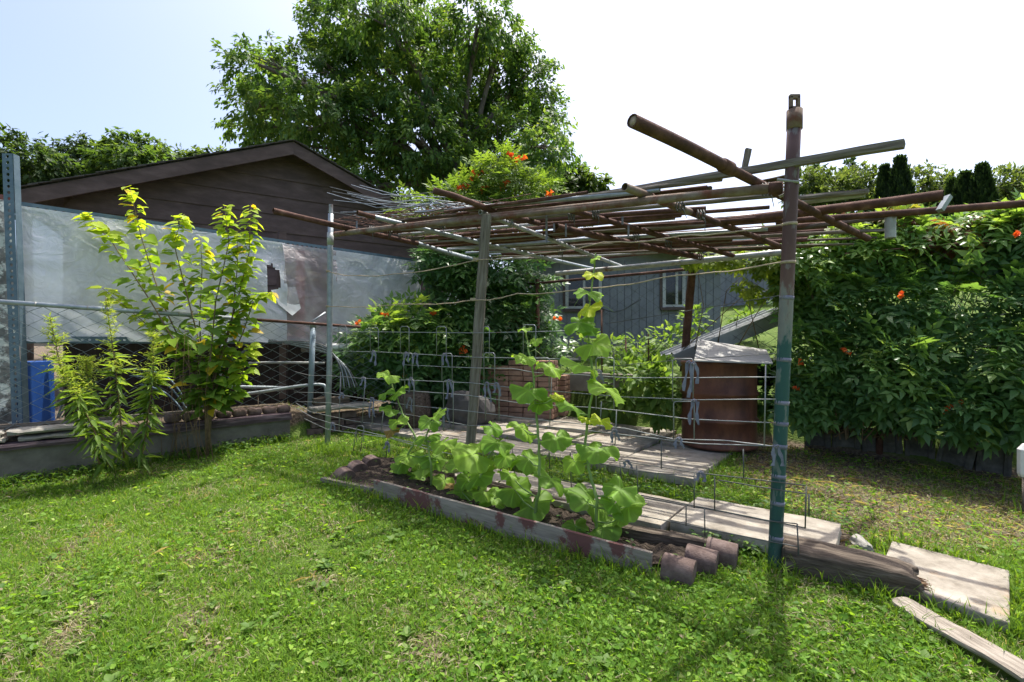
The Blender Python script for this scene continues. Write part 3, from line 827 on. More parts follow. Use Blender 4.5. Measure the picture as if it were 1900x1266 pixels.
# ------------------------------------------------------------------ things stored behind the left fence
o = put('blue_panel', solid('blue_panel', (.62, .25, .22), (6, 3, 3), .003, 5, 1), bluepl, None, smooth=False, mw=frame(at(62, 800, 4.75), at(58, 658, 4.75), (1, 0, 0)), bevel=.01)
tag(o, 'upright blue plastic container behind the fence by the slotted post', 'container')
o = put('grey_plank', solid('grey_plank', (.66, .10, .03), (8, 3, 2), .004, 5, 1), wood, None, smooth=False, mw=frame(at(95, 800, 4.85), at(82, 640, 4.85), (.8, .6, 0)))
tag(o, 'weathered grey plank standing beside the blue container', 'plank')
def bent(name, pts, r, mat, label, cat, group=None, n=8, sm=6):
    P = [Vector(p) for p in pts]
    out = []
    for i in range(len(P) - 1):
        p0 = P[max(i - 1, 0)]; p1 = P[i]; p2 = P[i + 1]; p3 = P[min(i + 2, len(P) - 1)]
        for k in range(sm):
            t = k / sm
            out.append(.5 * ((2 * p1) + (p2 - p0) * t + (2 * p0 - 5 * p1 + 4 * p2 - p3) * t * t + (3 * p1 - p0 - 3 * p2 + p3) * t ** 3))
    out.append(P[-1])
    o_ = part(name, MB().tube(out, r, n), mat, None)
    return tag(o_, label, cat, group)
for k, (dy, lab) in enumerate(((0, 'topmost'), (12, 'middle'), (26, 'lowest'))):
    Yk = 5.2 + .06 * k
    bent('bent_pipe', [at(98, 800 - k * 4, Yk), at(130 + 4 * k, 725 + dy, Yk), at(190, 692 + dy * .8, Yk), at(250, 686 + dy, Yk), at(310, 700 + dy * 1.2, Yk), at(350, 752 + dy, Yk)],   .009, slotm,
         lab + ' of the arched grey hoops behind the goldenrod', 'pipe', 'arched hoops behind the left fence')
bent('metal_tube', [at(410, 795, 5.6), at(415, 735, 5.6), at(423, 720, 5.6), at(440, 718, 5.6), at(500, 719, 5.75), at(545, 720, 5.8)], .018, galv, 'bent metal frame tube with a vertical leg behind the fence', 'pipe')
bent('metal_tube', [at(402, 738, 5.5), at(480, 728, 5.6), at(560, 716, 5.7), at(596, 714, 5.75), at(604, 722, 5.75), at(606, 760, 5.75)], .018, galv, 'sloping metal frame tube with a curved end behind the pole', 'pipe')
bent('metal_tube', [at(405, 678, 6.0), at(500, 673, 6.1), at(602, 674, 6.2)], .016, galvr, 'straight grey tube across the gap below the screen', 'pipe')
bent('metal_tube', [at(406, 800, 5.35), at(408, 720, 5.35), at(412, 640, 5.35)], .013, galv, 'thin upright tube behind the shrub', 'pipe')
for k in range(7):
    j = k - 3
    bent('flexible_rod', [at(430 + 6 * k, 665 - 3 * k, 6.0), at(475 + 4 * k, 640 - 1.5 * k, 6.0), at(540, 633 + 1.2 * k, 5.95), at(600 + 2 * k, 650 + 3 * j, 5.9), at(628 + 3 * k, 680 + 1.5 * j, 5.85), at(634 + 5 * k, 722 - .5 * k, 5.8)], .0065, galv if k % 2 else wired,
         ('lowest', 'second lowest', 'third lowest', 'middle', 'third highest', 'second highest', 'topmost')[k] + ' springy rod of the arched bundle behind the galvanised pole', 'rod', 'bundle of arched rods behind the left fence', 6)
o = put('timber_beam', solid('timber_beam', (1.25, .08, .09), (10, 2, 2), .006, 6, 9), wood, None, smooth=False, mw=frame(at(405, 650, 6.3), at(575, 648, 6.6)))
tag(o, 'grey timber beam below the slotted rail behind the fence', 'beam')
bent('plastic_pipe', [at(606, 644, 6.35), at(706, 643, 6.75)], .045, whitep, 'short white plastic pipe lying level behind the galvanised pole', 'pipe', None, 12, 1)
# block pier with a cap, right end of the wall
pr = thing('brick_pier', 'low pier of brown blocks with a scalloped concrete cap and timber at the wall end', 'pier', gp(600, 815))
px0 = gp(600, 806)
for r_ in range(3):
    for c_ in range(3):
        put('block', solid('block', (.19, .13, .075), (3, 2, 2), .005, 9, r_ * 3 + c_), edger, pr, smooth=False, mw=Matrix.Translation(px0 + wx * ((c_ - 1) * .2 + .05 * (r_ % 2)) + V(.05, .1, .03 + .08 * r_)) @ frame(V(0, 0, 0), wx) @ Matrix.Translation(V(-.5, 0, 0)))
m_ = frame(px0 - wx * .22 + V(.05, .06, .295), px0 + wx * .48 + V(.05, .06, .295))
put('cap', solid('cap', (.72, .24, .065), (12, 4, 2), .012, 11, 77), stone, pr, smooth=False, mw=m_)
put('timber', solid('timber', (.42, .12, .085), (8, 2, 2), .006, 11, 78), woodd, pr, smooth=False, mw=frame(px0 - wx * .16 + V(.02, .06, .375), px0 + wx * .26 + V(.02, .06, .38)))
# ------------------------------------------------------------------ the pergola of pipes and boards
pg = thing('pergola', 'rickety pergola of rusty pipes and weathered boards tied together over the patio', 'pergola', (1.41, 2.62, 0))
gb = gp(1437, 1056); Yg = gb.y
gt = at(1474, 222, Yg - .02)
npt = 10
pp_ = part('post', MB().tube([gb - V(0, 0, .25)] + [gb.lerp(gt, k / npt) for k in range(npt + 1)], .035, 16), postm, pg, label='thick pipe post with chipped green paint')
part('collar', MB().tube([gt - V(0, 0, .055), gt + V(.001, 0, .05)], .040, 16), rustg, pp_)
cp = MB(); e = gt + V(0, 0, .05)
for (x0, x1, z0, z1) in ((-.028, -.011, 0, .075), (.011, .028, 0, .075), (-.028, .028, 0, .02), (-.028, .028, .06, .085)):
    cp.box(e + V((x0 + x1) / 2, 0, (z0 + z1) / 2), ((x1 - x0) / 2, .012, (z1 - z0) / 2))
part('eye_fitting', cp, rustg, pp_, smooth=False, bevel=.004)
lb = gp(607, 826); lt = at(614, 380, lb.y)
lp = part('post', MB().tube([lb - V(0, 0, .2), lb.lerp(lt, .35) + V(.01, 0, 0), lb.lerp(lt, .8), lt - V(0, 0, .1)], .029, 14), galv, pg, label='galvanised pipe post at the left')
part('pipe_stub', MB().pipe(lt - V(0, 0, .12), lt, .021), galvr, lp)
part('pipe_clamp', MB().tube([at(613, 455, lb.y), at(613, 432, lb.y)], .034, 12), galvr, lp)
wt = fp(903, 398, .0); wb_ = fp(866, 905, .03); wb_.z = gz(wb_.x, wb_.y) - .15
put('post', solid('post', ((wt - wb_).length, .082, .078), (22, 3, 3), .005, 7, 3), wood, pg, smooth=False, mw=frame(wb_, wt, (0, 1, 0)), label='square weathered wooden post in the middle')
rb_ = at(1268, 690, 5.55); rt_ = at(1285, 492, 5.55)
put('post', solid('post', ((rt_ - rb_).length, .085, .05), (14, 2, 2), .004, 7, 4), rust, pg, smooth=False, mw=frame(rb_, rt_, (0, 1, 0)), label='rusty back post')
# front beam
part('beam', MB().pipe(rp(622, 435), rp(1450, 348), .028), rustg, pg)
d_ = (rp(1450, 348) - rp(622, 435)).normalized()
part('coupling', MB().tube([rp(1450, 348) - d_ * .06, rp(1450, 348) + d_ * .005], .034, 14), rust, pg)
part('strap', MB().tube([rp(1442, 345) + V(0, 0, .035), at(1481, 338, Yg - .06), at(1483, 346, Yg + .03), rp(1446, 356) - V(0, 0, .03)], .008, 6), galvr, pg)
# rafters from front to back: (front px, back px, lift, radius, material)
R_ = [((507, 391), (775, 452), .055, .027, rust), ((775, 452), (893, 485), .055, .025, galv),
      ((663, 395), (695, 403), .055, .022, rust), ((695, 403), (1100, 499), .055, .022, galv),
      ((891, 394), (1152, 494), .05, .020, galvr), ((1032, 421), (1300, 478), .03, .030, rust),
      ((1044, 386), (1362, 475), .055, .023, rust), ((1159, 347), (1280, 394), .055, .026, rustg), ((1280, 394), (1456, 461), .055, .024, rust),
      ((1173, 224), (1344, 308), .06, .030, rust), ((1338, 305), (1610, 443), .06, .026, rust)]
for (a, b, dz, r, mt) in R_:
    part('rafter', MB().pipe(rp(*a, dz), rp(*b, dz), r), mt, pg)
part('rafter', MB().tube([rp(805, 354, .10), rp(840, 363, .10), rp(880, 378, .09), rp(935, 398, .07), rp(1000, 415, .06)], .024, 12), rust, pg, label='rusty pipe with a bent front end')
a = rp(1344, 308, .06); b = rp(1173, 224, .06); d_ = (a - b).normalized()
part('coupling', MB().tube([a - d_ * .02, a + d_ * .06], .036, 14), rust, pg)
part('nest_plug', MB().tube([b + d_ * .006, b + d_ * .05], .024, 10), twine, pg)
# back beam
part('beam', MB().pipe(at(1032, 508, 6.30), at(1456, 468, 4.75), .030), galvr, pg, label='grey back beam')
part('beam', MB().pipe(at(1100, 481, 6.1), at(1500, 438, 4.55), .021), rust, pg, label='thin rusty pipe above the back beam')
# long pieces lying across the rafters
def timber(name, a, b, w, h, mat, seed, label=None):
    return put(name, solid(name, ((b - a).length, w, h), (16, 2, 2), .005, 6, seed), mat, pg, smooth=False, mw=frame(a, b), label=label)
timber('batten', rp(944, 391, .12), rp(1680, 267, .12), .045, .048, wood, 1, 'long square batten jutting out past the green post')
timber('batten', rp(812, 405, .10), rp(893, 393, .10), .05, .035, wood, 2)
timber('batten', rp(735, 410, .09), rp(858, 398, .09), .04, .03, woodd, 3)
part('pipe', MB().pipe(rp(1333, 411, .09), rp(1750, 362, .09), .031), rust, pg)
part('pipe', MB().pipe(rp(1440, 412, .08), rp(1925, 376, .08), .023), rust, pg, label='long thin rusty pipe running out of the right side')
timber('batten', rp(1481, 368, .13), rp(1614, 355, .13), .06, .035, wood, 5)
timber('batten', rp(1470, 425, .10), rp(1652, 402, .10), .05, .035, woodd, 6)
part('pipe', MB().pipe(rp(1470, 377, .12), rp(1605, 361, .12), .018), galvr, pg)
timber('batten', rp(1405, 340, .11), rp(1470, 327, .11), .07, .02, woodd, 7)
part('hanging_can', MB().pipe(rp(1652, 398, .08), rp(1652, 398, .08) - V(0, 0, .16), .032), galvr, pg)
part('clip', MB().box(rp(1752, 378, .06), (.015, .02, .05), (V(.8, .3, -.5).normalized(), V(0, 1, 0), V(.5, 0, .8).normalized())), galv, pg, smooth=False)
a = at(1378, 330, 3.35); b = at(1389, 275, 3.35)
timber('peg', a, b, .03, .045, wood, 8)
a = rp(1363, 335, .05); timber('peg', a + V(0, 0, .05), a - V(0, 0, .17), .05, .03, woodd, 9)
# the crowded layer: pipes and boards between the first rafter and the back beam
fl = np.array([-1.62, 5.05]); nlay = 37
mats_cycle = [rust, galv, wood, rust, rustg, rust, woodd, galv, wood, rust, galvr, rust, wood]
for k in range(nlay):
    off = (.04 + .035 * k if k < 7 else .36 + .12 * (k - 7) if k < 11 else .88 + 1.42 * (k - 11) / (nlay - 11)) + random.uniform(-.015, .015)
    lo = -.1 + off * .25 + (random.uniform(.0, .6) if k % 3 else random.uniform(0, .2))
    hi = 3.8 + off * .25 + random.uniform(-.7, .5)
    if off < .3: lo = random.uniform(.9, 1.9); hi = lo + random.uniform(1.2, 2.4)
    base = PF + pn * off
    def lay(t, dz):
        x, y = base + pdir * t
        return V(x, y, RA * x + RB * y + RC + .075 + dz)
    dz0, dz1 = random.uniform(0, .045), random.uniform(0, .045)
    sk = random.uniform(-.03, .03)
    A_, B_ = lay(lo, dz0) + V(0, sk, 0), lay(hi, dz1) - V(0, sk, 0)
    mt = mats_cycle[k % len(mats_cycle)]
    if mt in (wood, woodd):
        timber('batten', A_, B_, random.choice((.04, .05, .065)), random.choice((.022, .03)), mt, 20 + k)
    else:
        r = random.choice((.012, .015, .018, .021))
        mdp = A_.lerp(B_, random.uniform(.35, .65))
        part('pipe', MB().pipe(A_, mdp + (B_ - A_).normalized() * .03, r), mt, pg)
        part('pipe', MB().pipe(mdp, B_, r * .93), random.choice((mt, rust)), pg)
# rusty mesh wires and springy rods lying on top at the left
mb = MB()
for k in range(26):
    off = -.02 + 1.0 * k / 26; base = PF + pn * off
    lo = random.uniform(-.05, .35) + .25 * off; hi = random.uniform(1.6, 2.6)
    pts = []
    for j in range(7):
        t = lo + (hi - lo) * j / 6; x, y = base + pdir * t
        pts.append(V(x, y, RA * x + RB * y + RC + .12 + .02 * math.sin(j * 2.1 + k)))
    mb.tube(pts, .0032, 4, cap=False)
for k in range(14):
    t = .15 + 2.2 * k / 14; pts = []
    for j in range(5):
        x, y = PF + pn * (1.0 * j / 4 - .02) + pdir * (t + .25 * j / 4 * .3); pts.append(V(x, y, RA * x + RB * y + RC + .125 + .015 * math.sin(j + k)))
    mb.tube(pts, .0032, 4, cap=False)
part('rusty_mesh', mb, rust, pg)
for k in range(15):
    a = rp(random.uniform(605, 700), random.uniform(338, 400), .30); y0 = random.uniform(4.9, 6.1)
    px_, py_ = random.uniform(600, 680), random.uniform(338, 402)
    P0 = at(px_, py_, y0)
    P2 = rp(random.uniform(830, 960), random.uniform(383, 402), .14)
    P1 = P0.lerp(P2, .35) - V(0, 0, random.uniform(.0, .07)); P1b = P0.lerp(P2, .7) + V(0, 0, random.uniform(0, .08))
    if k % 4 == 0: P0 = P0 + V(-.02, 0, .05)
    part('loose_rod', MB().tube([P0, P1, P1b, P2], .0042, 5), galv if k % 3 else wired, pg)
# hanging cloth strips and bindings
for (px_, py_, l) in ((1014, 398, .22), (1028, 415, .07), (1050, 415, .11), (950, 398, .07), (1155, 402, .06), (1166, 418, .10), (662, 410, .07)):
    a = rp(px_, py_, .02); mb = MB()
    mb.box(a - V(0, 0, l / 2), (.008, .002, l / 2), (V(.9, .3, .1).normalized(), V(-.3, .9, 0).normalized(), V(0, 0, 1)))
    part('cloth_strip', mb, cloth, pg, smooth=False)
for (px_, py_) in ((690, 427), (722, 425), (944, 405), (1300, 475), (905, 412), (1060, 402), (1105, 397), (1262, 383), (1300, 400), (1420, 352), (820, 418), (1180, 440), (1240, 452), (1040, 470)):
    a = rp(px_, py_, .02)
    mb = MB()
    for j in range(3):
        mb.tube([a + V(.02 * j - .02, 0, .04), a + V(.02 * j - .02, -.032, 0), a + V(.02 * j - .015, 0, -.035), a + V(.02 * j - .02, .03, 0), a + V(.02 * j - .02, 0, .04)], .004, 4)
    mb.tube([a + V(.01, -.03, -.02), a + V(.02, -.035, -.06), a + V(random.uniform(-.02, .04), -.03, -random.uniform(.08, .14))], [.004, .003, .002], 4)
    part('binding', mb, wired, pg)
# twine between the posts
def line_pts(pts, sub=8, sag=.015, jit=.004):
    out = []
    for i in range(len(pts) - 1):
        for k in range(sub):
            f = k / sub; p = pts[i].lerp(pts[i + 1], f); out.append(p - V(0, 0, sag * math.sin(PI * f)) + V(0, 0, random.uniform(-jit, jit)))
    out.append(pts[-1]); return out
for pl in ([(610, 504), (660, 511), (740, 508), (889, 482)], [(889, 482), (1000, 470), (1120, 449), (1260, 438), (1456, 416)],
           [(610, 569), (740, 565), (884, 557)], [(884, 557), (960, 545), (1084, 535), (1260, 510), (1454, 486)]):
    part('twine', MB().tube(line_pts([fp(x, y, -.05) for (x, y) in pl]), .0042, 5), twine, pg)
for (px_, py_) in ((611, 504), (610, 569)):
    a = at(px_, py_, lb.y); part('twine_knot', MB().tube([a - V(0, 0, .012), a + V(0, 0, .012)], .0315, 12), twine, pg)
for py_ in (482, 556):
    a = fp(889 - (py_ - 482) * .07, py_); part('twine_knot', MB().box(a, (.046, .044, .008)), twine, pg, smooth=False)
for py_ in (416, 487):
    f = (py_ - 1056) / (222 - 1056); a = gb.lerp(gt, f); part('twine_knot', MB().tube([a - V(0, 0, .008), a + V(0, 0, .008)], .038, 14), twine, pg)
for py_ in (553, 668, 748, 787, 829, 885, 935, 1000):
    f = (py_ - 1056) / (222 - 1056); a = gb.lerp(gt, f)
    part('tape_band', MB().tube([a - V(0, 0, .011), a + V(.002, 0, .011)], .0363, 14), cloth, pg)

# ------------------------------------------------------------------ wire trellis along the front
tr_ = thing('wire_trellis', 'bent wire mesh trellis tied with cloth strips between the pergola posts', 'trellis', (.2, 3.5, .1))
HW = [[(612, 616), (700, 616), (880, 618), (1060, 614)], [(614, 652), (704, 653), (876, 663), (1073, 667)],
      [(750, 677), (875, 683), (950, 684), (990, 691), (1161, 701), (1290, 701), (1440, 700)],
      [(548, 690), (575, 697), (606, 697), (670, 702), (875, 711), (955, 720), (1002, 724), (1161, 737), (1290, 742), (1440, 741)],
      [(745, 724), (870, 734), (986, 751), (1097, 756), (1280, 778), (1440, 785)],
      [(546, 728), (606, 729), (690, 742), (760, 752), (870, 763), (960, 775), (1160, 795), (1250, 815), (1350, 818), (1440, 829)],
      [(550, 745), (612, 748), (700, 762), (760, 770), (870, 790), (1000, 790), (1100, 800), (1200, 812), (1300, 824), (1440, 828)],
      [(549, 748), (575, 764), (610, 772), (660, 782), (720, 790), (790, 808)], [(551, 758), (580, 775), (612, 785), (700, 806), (800, 830)],
      [(565, 777), (607, 797), (720, 812), (800, 836), (880, 850), (1000, 868)],
      [(1060, 838), (1130, 853), (1288, 877), (1378, 887), (1495, 901)], [(1060, 850), (1184, 874), (1288, 885)], [(1333, 891), (1400, 902), (1497, 917)],
      [(1000, 880), (1100, 905), (1184, 922), (1324, 947), (1426, 967), (1478, 972)], [(1190, 919), (1495, 980)],
      [(1090, 935), (1165, 952), (1426, 1004), (1480, 1015)], [(1449, 1044), (1482, 1052)],
      [(1130, 600), (1260, 580), (1450, 548)], [(1130, 680), (1260, 668), (1440, 656)]]
for k, pl in enumerate(HW):
    drk = k >= 10
    off = -.045 if k < 10 else (-.03 if k < 17 else .9)
    part('wire', MB().tube(line_pts([fp(x, y, off) for (x, y) in pl], 3, 0, .0012), .0031, 6), wired if drk else wire, tr_)
UP = [(629, 643, 605, 652), (687, 702, 608, 655), (743, 759, 606, 655), (810, 828, 606, 660), (897, 908, 606, 662), (971, 994, 603, 664), (749, 765, 655, 704), (820, 839, 656, 707),
      (751, 768, 704, 795), (823, 841, 706, 800), (898, 918, 655, 712), (901, 926, 712, 780), (672, 678, 700, 785), (690, 693, 738, 790), (989, 1019, 664, 725), (1020, 1024, 690, 790),
      (1106, 1139, 664, 760), (1141, 1144, 760, 828), (1248, 1286, 666, 745), (1250, 1288, 745, 815), (1418, 1436, 748, 751), (1418, 1421, 677, 826),
      (629, 632, 690, 800), (662, 675, 790, 820), (707, 712, 760, 800), (1113, 1116, 745, 792)]
for (xa, xb, ya, yb) in UP:
    P = [fp(xa, yb, -.05), fp(xa, ya + 3, -.05), fp(xa + 3, ya, -.05), fp(xb - 3, ya, -.05), fp(xb, ya + 3, -.05), fp(xb, yb, -.05)] if xb - xa > 8 else [fp(xa, yb, -.05), fp(xb, ya, -.05)]
    part('upright_wire', MB().tube(P, .0036, 6), wire, tr_)
for (xa, ya, xb, yb) in ((1181, 864, 1184, 922), (1150, 857, 1154, 900), (1288, 877, 1288, 943), (1326, 884, 1326, 948), (1496, 903, 1494, 980), (1501, 917, 1501, 958), (1273, 937, 1273, 976),
                         (1307, 943, 1308, 995), (1479, 972, 1483, 1050), (1227, 818, 1227, 870), (1379, 834, 1380, 888), (926, 822, 929, 880), (950, 826, 955, 880), (1000, 800, 1000, 850), (1018, 820, 1020, 870), (1058, 840, 1060, 905), (720, 812, 716, 850), (660, 800, 655, 840), (673, 803, 669, 838), (840, 812, 850, 868)):
    part('upright_wire', MB().tube([fp(xa, ya, -.035), fp(xb, yb, -.035)], .0036, 6), wired, tr_)
def tie(px_, py_, l, k):
    a = fp(px_, py_, -.06); mb = MB()
    mb.tube([a + V(-.012, 0, .006), a + V(0, -.006, .012), a + V(.012, 0, .004), a + V(0, .006, -.004), a + V(-.012, 0, .006)], .006, 5)
    for s in (-1, 1):
        ll = l * random.uniform(.55, 1.0); vs_ = []; n = 5
        for j in range(n + 1):
            f = j / n; c = a + V(s * .012 + s * .012 * f + .006 * math.sin(f * 5 + k), -.004 * s, -ll * f); w = .008 + .004 * math.sin(j * 1.9 + k)
            vs_ += [c + V(-w, .002, 0), c + V(w, -.002, 0)]
        mb.add(vs_, [(2 * j, 2 * j + 1, 2 * j + 3, 2 * j + 2) for j in range(n)])
    part('tie', mb, cloth, tr_, smooth=False)
for k, (x, y, l) in enumerate(((693, 653, .17), (754, 656, .14), (771, 658, .14), (826, 659, .12), (763, 703, .15), (834, 707, .22), (674, 702, .10), (634, 731, .08), (690, 740, .20), (828, 760, .20),
                               (904, 712, .17), (922, 713, .10), (1287, 676, .20), (1278, 674, .18), (1288, 745, .17), (1260, 815, .07), (1141, 800, .10), (1164, 857, .07), (1300, 878, .08), (718, 822, .09), (760, 740, .15), (1010, 725, .10), (1112, 690, .10), (1442, 830, .12), (617, 786, .09))):
    tie(x, y, l, k)

# ------------------------------------------------------------------ the planting bed's boards and edging
a, b = BED[1], BED[2]
a = a + V(0, 0, 0); d_ = (b - a).normalized()
o = put('bed_board', solid('bed_board', ((b - a).length, .030, .17), (30, 2, 4), .003, 5, 1), boardm, None, smooth=False, mw=frame(a + V(0, 0, .045), b + V(0, 0, .045)))
tag(o, 'long grey board with peeling dark red paint edging the planting bed', 'board')
a, b = gp(597, 897), BED[1] + V(-.01, .02, 0)
o = put('bed_board', solid('bed_board', ((b - a).length, .05, .07), (12, 2, 2), .005, 5, 2), wood, None, smooth=False, mw=frame(a + V(0, 0, .015), b + V(0, 0, .03)))
tag(o, 'short pale board at the left end of the planting bed', 'board')
a, b = gp(1150, 1000), gp(1346, 1040)
o = put('bed_timber', solid('bed_timber', ((b - a).length, .085, .085), (18, 3, 3), .006, 5, 3), woodd, None, smooth=False, mw=frame(a + V(0, 0, .05), b + V(0, 0, .045)))
tag(o, 'split grey timber at the back right of the planting bed', 'timber')
a, b = gp(880, 905), gp(1130, 970)
o = put('bed_timber', solid('bed_timber', ((b - a).length, .08, .08), (18, 3, 3), .006, 5, 4), woodd, None, smooth=False, mw=frame(a + V(0, 0, .035), b + V(0, 0, .04)))
tag(o, 'dark timber at the back of the bed behind the squash leaves', 'timber')
ED = V(.62, .78, 0).normalized()
edging([gp(1258, 1077) , gp(1300, 1060), gp(1338, 1046)], ['brown scalloped edging block nearest the painted board end', 'middle of three brown scalloped blocks at the right end of the bed', 'brown scalloped block closest to the split timber'],
       None, .135, .16, .13, V(.5, .87, 0).normalized(), 'edging blocks at the right end of the bed', tilt=math.radians(4))
edging([gp(638, 893), gp(662, 879), gp(688, 868)], ['leftmost brown edging block at the left end of the bed', 'middle brown edging block at the left end of the bed', 'brown edging block nearest the plants at the left end of the bed'],
       None, .15, .10, .11, V(.70, .71, 0).normalized(), 'edging blocks at the left end of the bed', tilt=math.radians(10))
# rotten log, with its broken end
def rot(p, c):
    f = c.x + .5
    if f > .80:
        k = (f - .80) / .20
        p = V(p.x - .07 * k * (c.z + .5) + .06 * noise.noise(V(p.y * 30, p.z * 30, 3)) * k, p.y * (1 - .10 * k * k), p.z * (1 - .14 * k * k) - .012 * k)
    return p
a = gp(1455, 1062) + V(.02, .06, .06); b = gp(1745, 1128) + V(0, .05, .06)
LOG = (a.copy(), b.copy())
lg = thing('rotten_log', 'rotten squared timber with a crumbling broken end beside the green post', 'log', (a + b) / 2 - V(0, 0, .07))
put('timber', solid('timber', ((b - a).length, .19, .18), (40, 8, 8), .011, 6, 3, rot), woodd, lg, smooth=True, mw=frame(a, b))
mb = MB()
for k in range(60):
    lx_ = (b - a).normalized(); c = b - lx_ * random.uniform(.05, .09) + V(.5, .8, 0) * random.uniform(-.055, .055) + V(0, 0, random.uniform(-.06, .03)); dv = (lx_ + V(0, 0, random.uniform(-.5, .1))).normalized()
    q = c + dv * random.uniform(.03, .075); mb.tube([c, q], [.006, .001], 4)
part('splinter', mb, pmat('fresh_splinters', [(.3, (.12, .06, .03)), (.6, (.34, .22, .13))], 20, rough=.9), lg)
# pale plank in the foreground
a = gp(1668, 1128) + V(0, 0, .05); b = gp(1915, 1300) + V(0, 0, .045); PLK = (a.copy(), b.copy())
def plk(p, c):
    f = -c.x + .5
    return V(p.x, p.y * (1 - .30 * max(0, (f - .9) / .1) ** 2) + .012 * math.sin(c.x * 4), p.z + .02 * math.sin(c.x * 2.5))
o = put('loose_plank', solid('loose_plank', ((b - a).length, .105, .026), (30, 5, 2), .004, 7, 13, plk), woodl, None, smooth=False, mw=frame(a, b, (-.12, .0, 1)))
tag(o, 'pale weathered plank lying on the grass in the lower right corner', 'plank')
# blocks along the right fence
BK = [((1493, 829), (1542, 831)), ((1544, 832), (1597, 834)), ((1599, 837), (1675, 846)), ((1679, 847), (1736, 856)), ((1741, 859), (1809, 874)), ((1811, 876), (1879, 888))]
ords = ['first', 'second', 'third', 'fourth', 'fifth', 'sixth and nearest']
for k, (pa, pb_) in enumerate(BK):
    a, b = gp(*pa), gp(*pb_); h = (.255, .26, .26, .265, .265, .28)[k]; L_ = (b - a).length
    x_ = (b - a).normalized(); y_ = V(-x_.y, x_.x, 0)
    c = thing('concrete_block', ords[k] + ' grey hollow concrete block counted from the rusty drum along the right fence', 'block', (a + b) / 2, 'concrete blocks standing along the right fence')
    ax = (x_, y_, V(0, 0, 1)); mid_ = (a + b) / 2
    put('web', solid('web', (L_ * .98, .05, h), (6, 2, 6), .004, 12, k), block, c, smooth=False, mw=Matrix.Translation(mid_ + y_ * .03 + V(0, 0, h / 2 - .03)) @ frame(V(0, 0, 0), x_) @ Matrix.Translation(V(-.5, 0, 0)))
    for s, w in ((-1, .04), (1, .055)):
        put('flange', solid('flange', (w, .12, h), (2, 4, 6), .004, 12, k + 9), block, c, smooth=False, mw=Matrix.Translation(mid_ + x_ * (s * (L_ / 2 - w / 2)) + y_ * .048 + V(0, 0, h / 2 - .028)) @ frame(V(0, 0, 0), x_) @ Matrix.Translation(V(-.5, 0, 0)))
# white capped post at the right edge
a = gp(1908, 958)
wp = thing('capped_post', 'short post with a white plastic cap at the right edge of the picture', 'post', a)
part('post', MB().tube([a - V(0, 0, .1), a + V(0, 0, .31)], .032, 12), wood, wp)
part('cap', MB().tube([a + V(0, 0, .27), a + V(0, 0, .29), a + V(0, 0, .46), a + V(0, 0, .50)], [.048, .056, .056, .03], 8), whitep, wp, smooth=False)
# ------------------------------------------------------------------ back fence
bf = thing('chain_link_fence', 'dark chain-link fence behind the patio and under the right-hand vines', 'fence', (FA[0], FA[1], .8))
fa_, fb_ = V(.1, 7.14, 0), V(5.4, 3.52, 0)
zt2 = lambda f: 2.12 + .05 * f
zb2 = lambda f: .95 - .45 * f
part('wire_mesh', chain(MB(), fa_, fb_, zb2, zt2, .098, .0029), wired, bf, kind='stuff')
part('top_rail', MB().tube([V(fa_.x, fa_.y, 2.13), V(fb_.x, fb_.y, 2.18)], .018, 8), rust, bf)
for f in (.05, .66, .98):
    p = fa_.lerp(fb_, f); z0 = gz(p.x, p.y)
    part('post', MB().tube([V(p.x, p.y, z0 - .3), V(p.x, p.y, 2.2)], .03, 10), rust, bf)
for (px_, ya, yb) in ((1117, 575, 660), (1162, 628, 700), (1204, 620, 680)):
    p = at(px_, yb, 6.6); o = part('garden_stake', MB().tube([V(p.x, p.y, p.z - .25), at(px_ - 1, ya, 6.6)], .011, 6), rust, None)
    tag(o, {1117: 'tall rusty stake nearest the squash stem', 1162: 'short rusty stake in the middle before the blue shed', 1204: 'rusty stake right of the short one before the blue shed'}[px_], 'stake', 'rusty stakes in the back garden')

# ------------------------------------------------------------------ blue-grey shed with two windows
def shed(root, c0, c1, zb, zt, depth, nb, base):
    d = (c1 - c0).normalized(); L_ = (c1 - c0).length; nrm = V(d.y, -d.x, 0)
    w = L_ / nb
    for k in range(nb):
        c = c0 + d * (w * (k + .5))
        part('siding_board', MB().box(V(c.x, c.y, (zb + zt) / 2), (w / 2 - .004, .012, (zt - zb) / 2), (d, nrm, V(0, 0, 1))), bluep, root, smooth=False)
    m_ = (c0 + c1) / 2
    part('wall_core', MB().box(V(m_.x, m_.y, (zb + zt) / 2) - nrm * (depth / 2 + .014), (L_ / 2 - .003, depth / 2, (zt - zb) / 2), (d, nrm, V(0, 0, 1))), bluep, root, smooth=False)
    if base:
        part('foundation', MB().box(V(m_.x, m_.y, zb - base / 2 - .003) - nrm * (depth / 2 - .01), (L_ / 2 + .02, depth / 2 + .03, base / 2), (d, nrm, V(0, 0, 1))), conc, root, smooth=False)
    return d, nrm
c0, c1 = at(985, 640, 9.0), at(1337, 622, 8.75)
zb, zt = 1.25, 2.78
framem = pmat('aged_white', [(.3, (.30, .30, .30)), (.6, (.42, .42, .41))], 6, rough=.6, bump=.1)
bs = thing('shed', 'blue-grey boarded shed with two dark windows behind the back fence', 'building', ((c0 + c1) / 2).xy.to_3d() + V(0, 0, .95))
c0.z = c1.z = 0
d, nrm = shed(bs, c0, c1, zb, zt, 3.0, 26, .55)
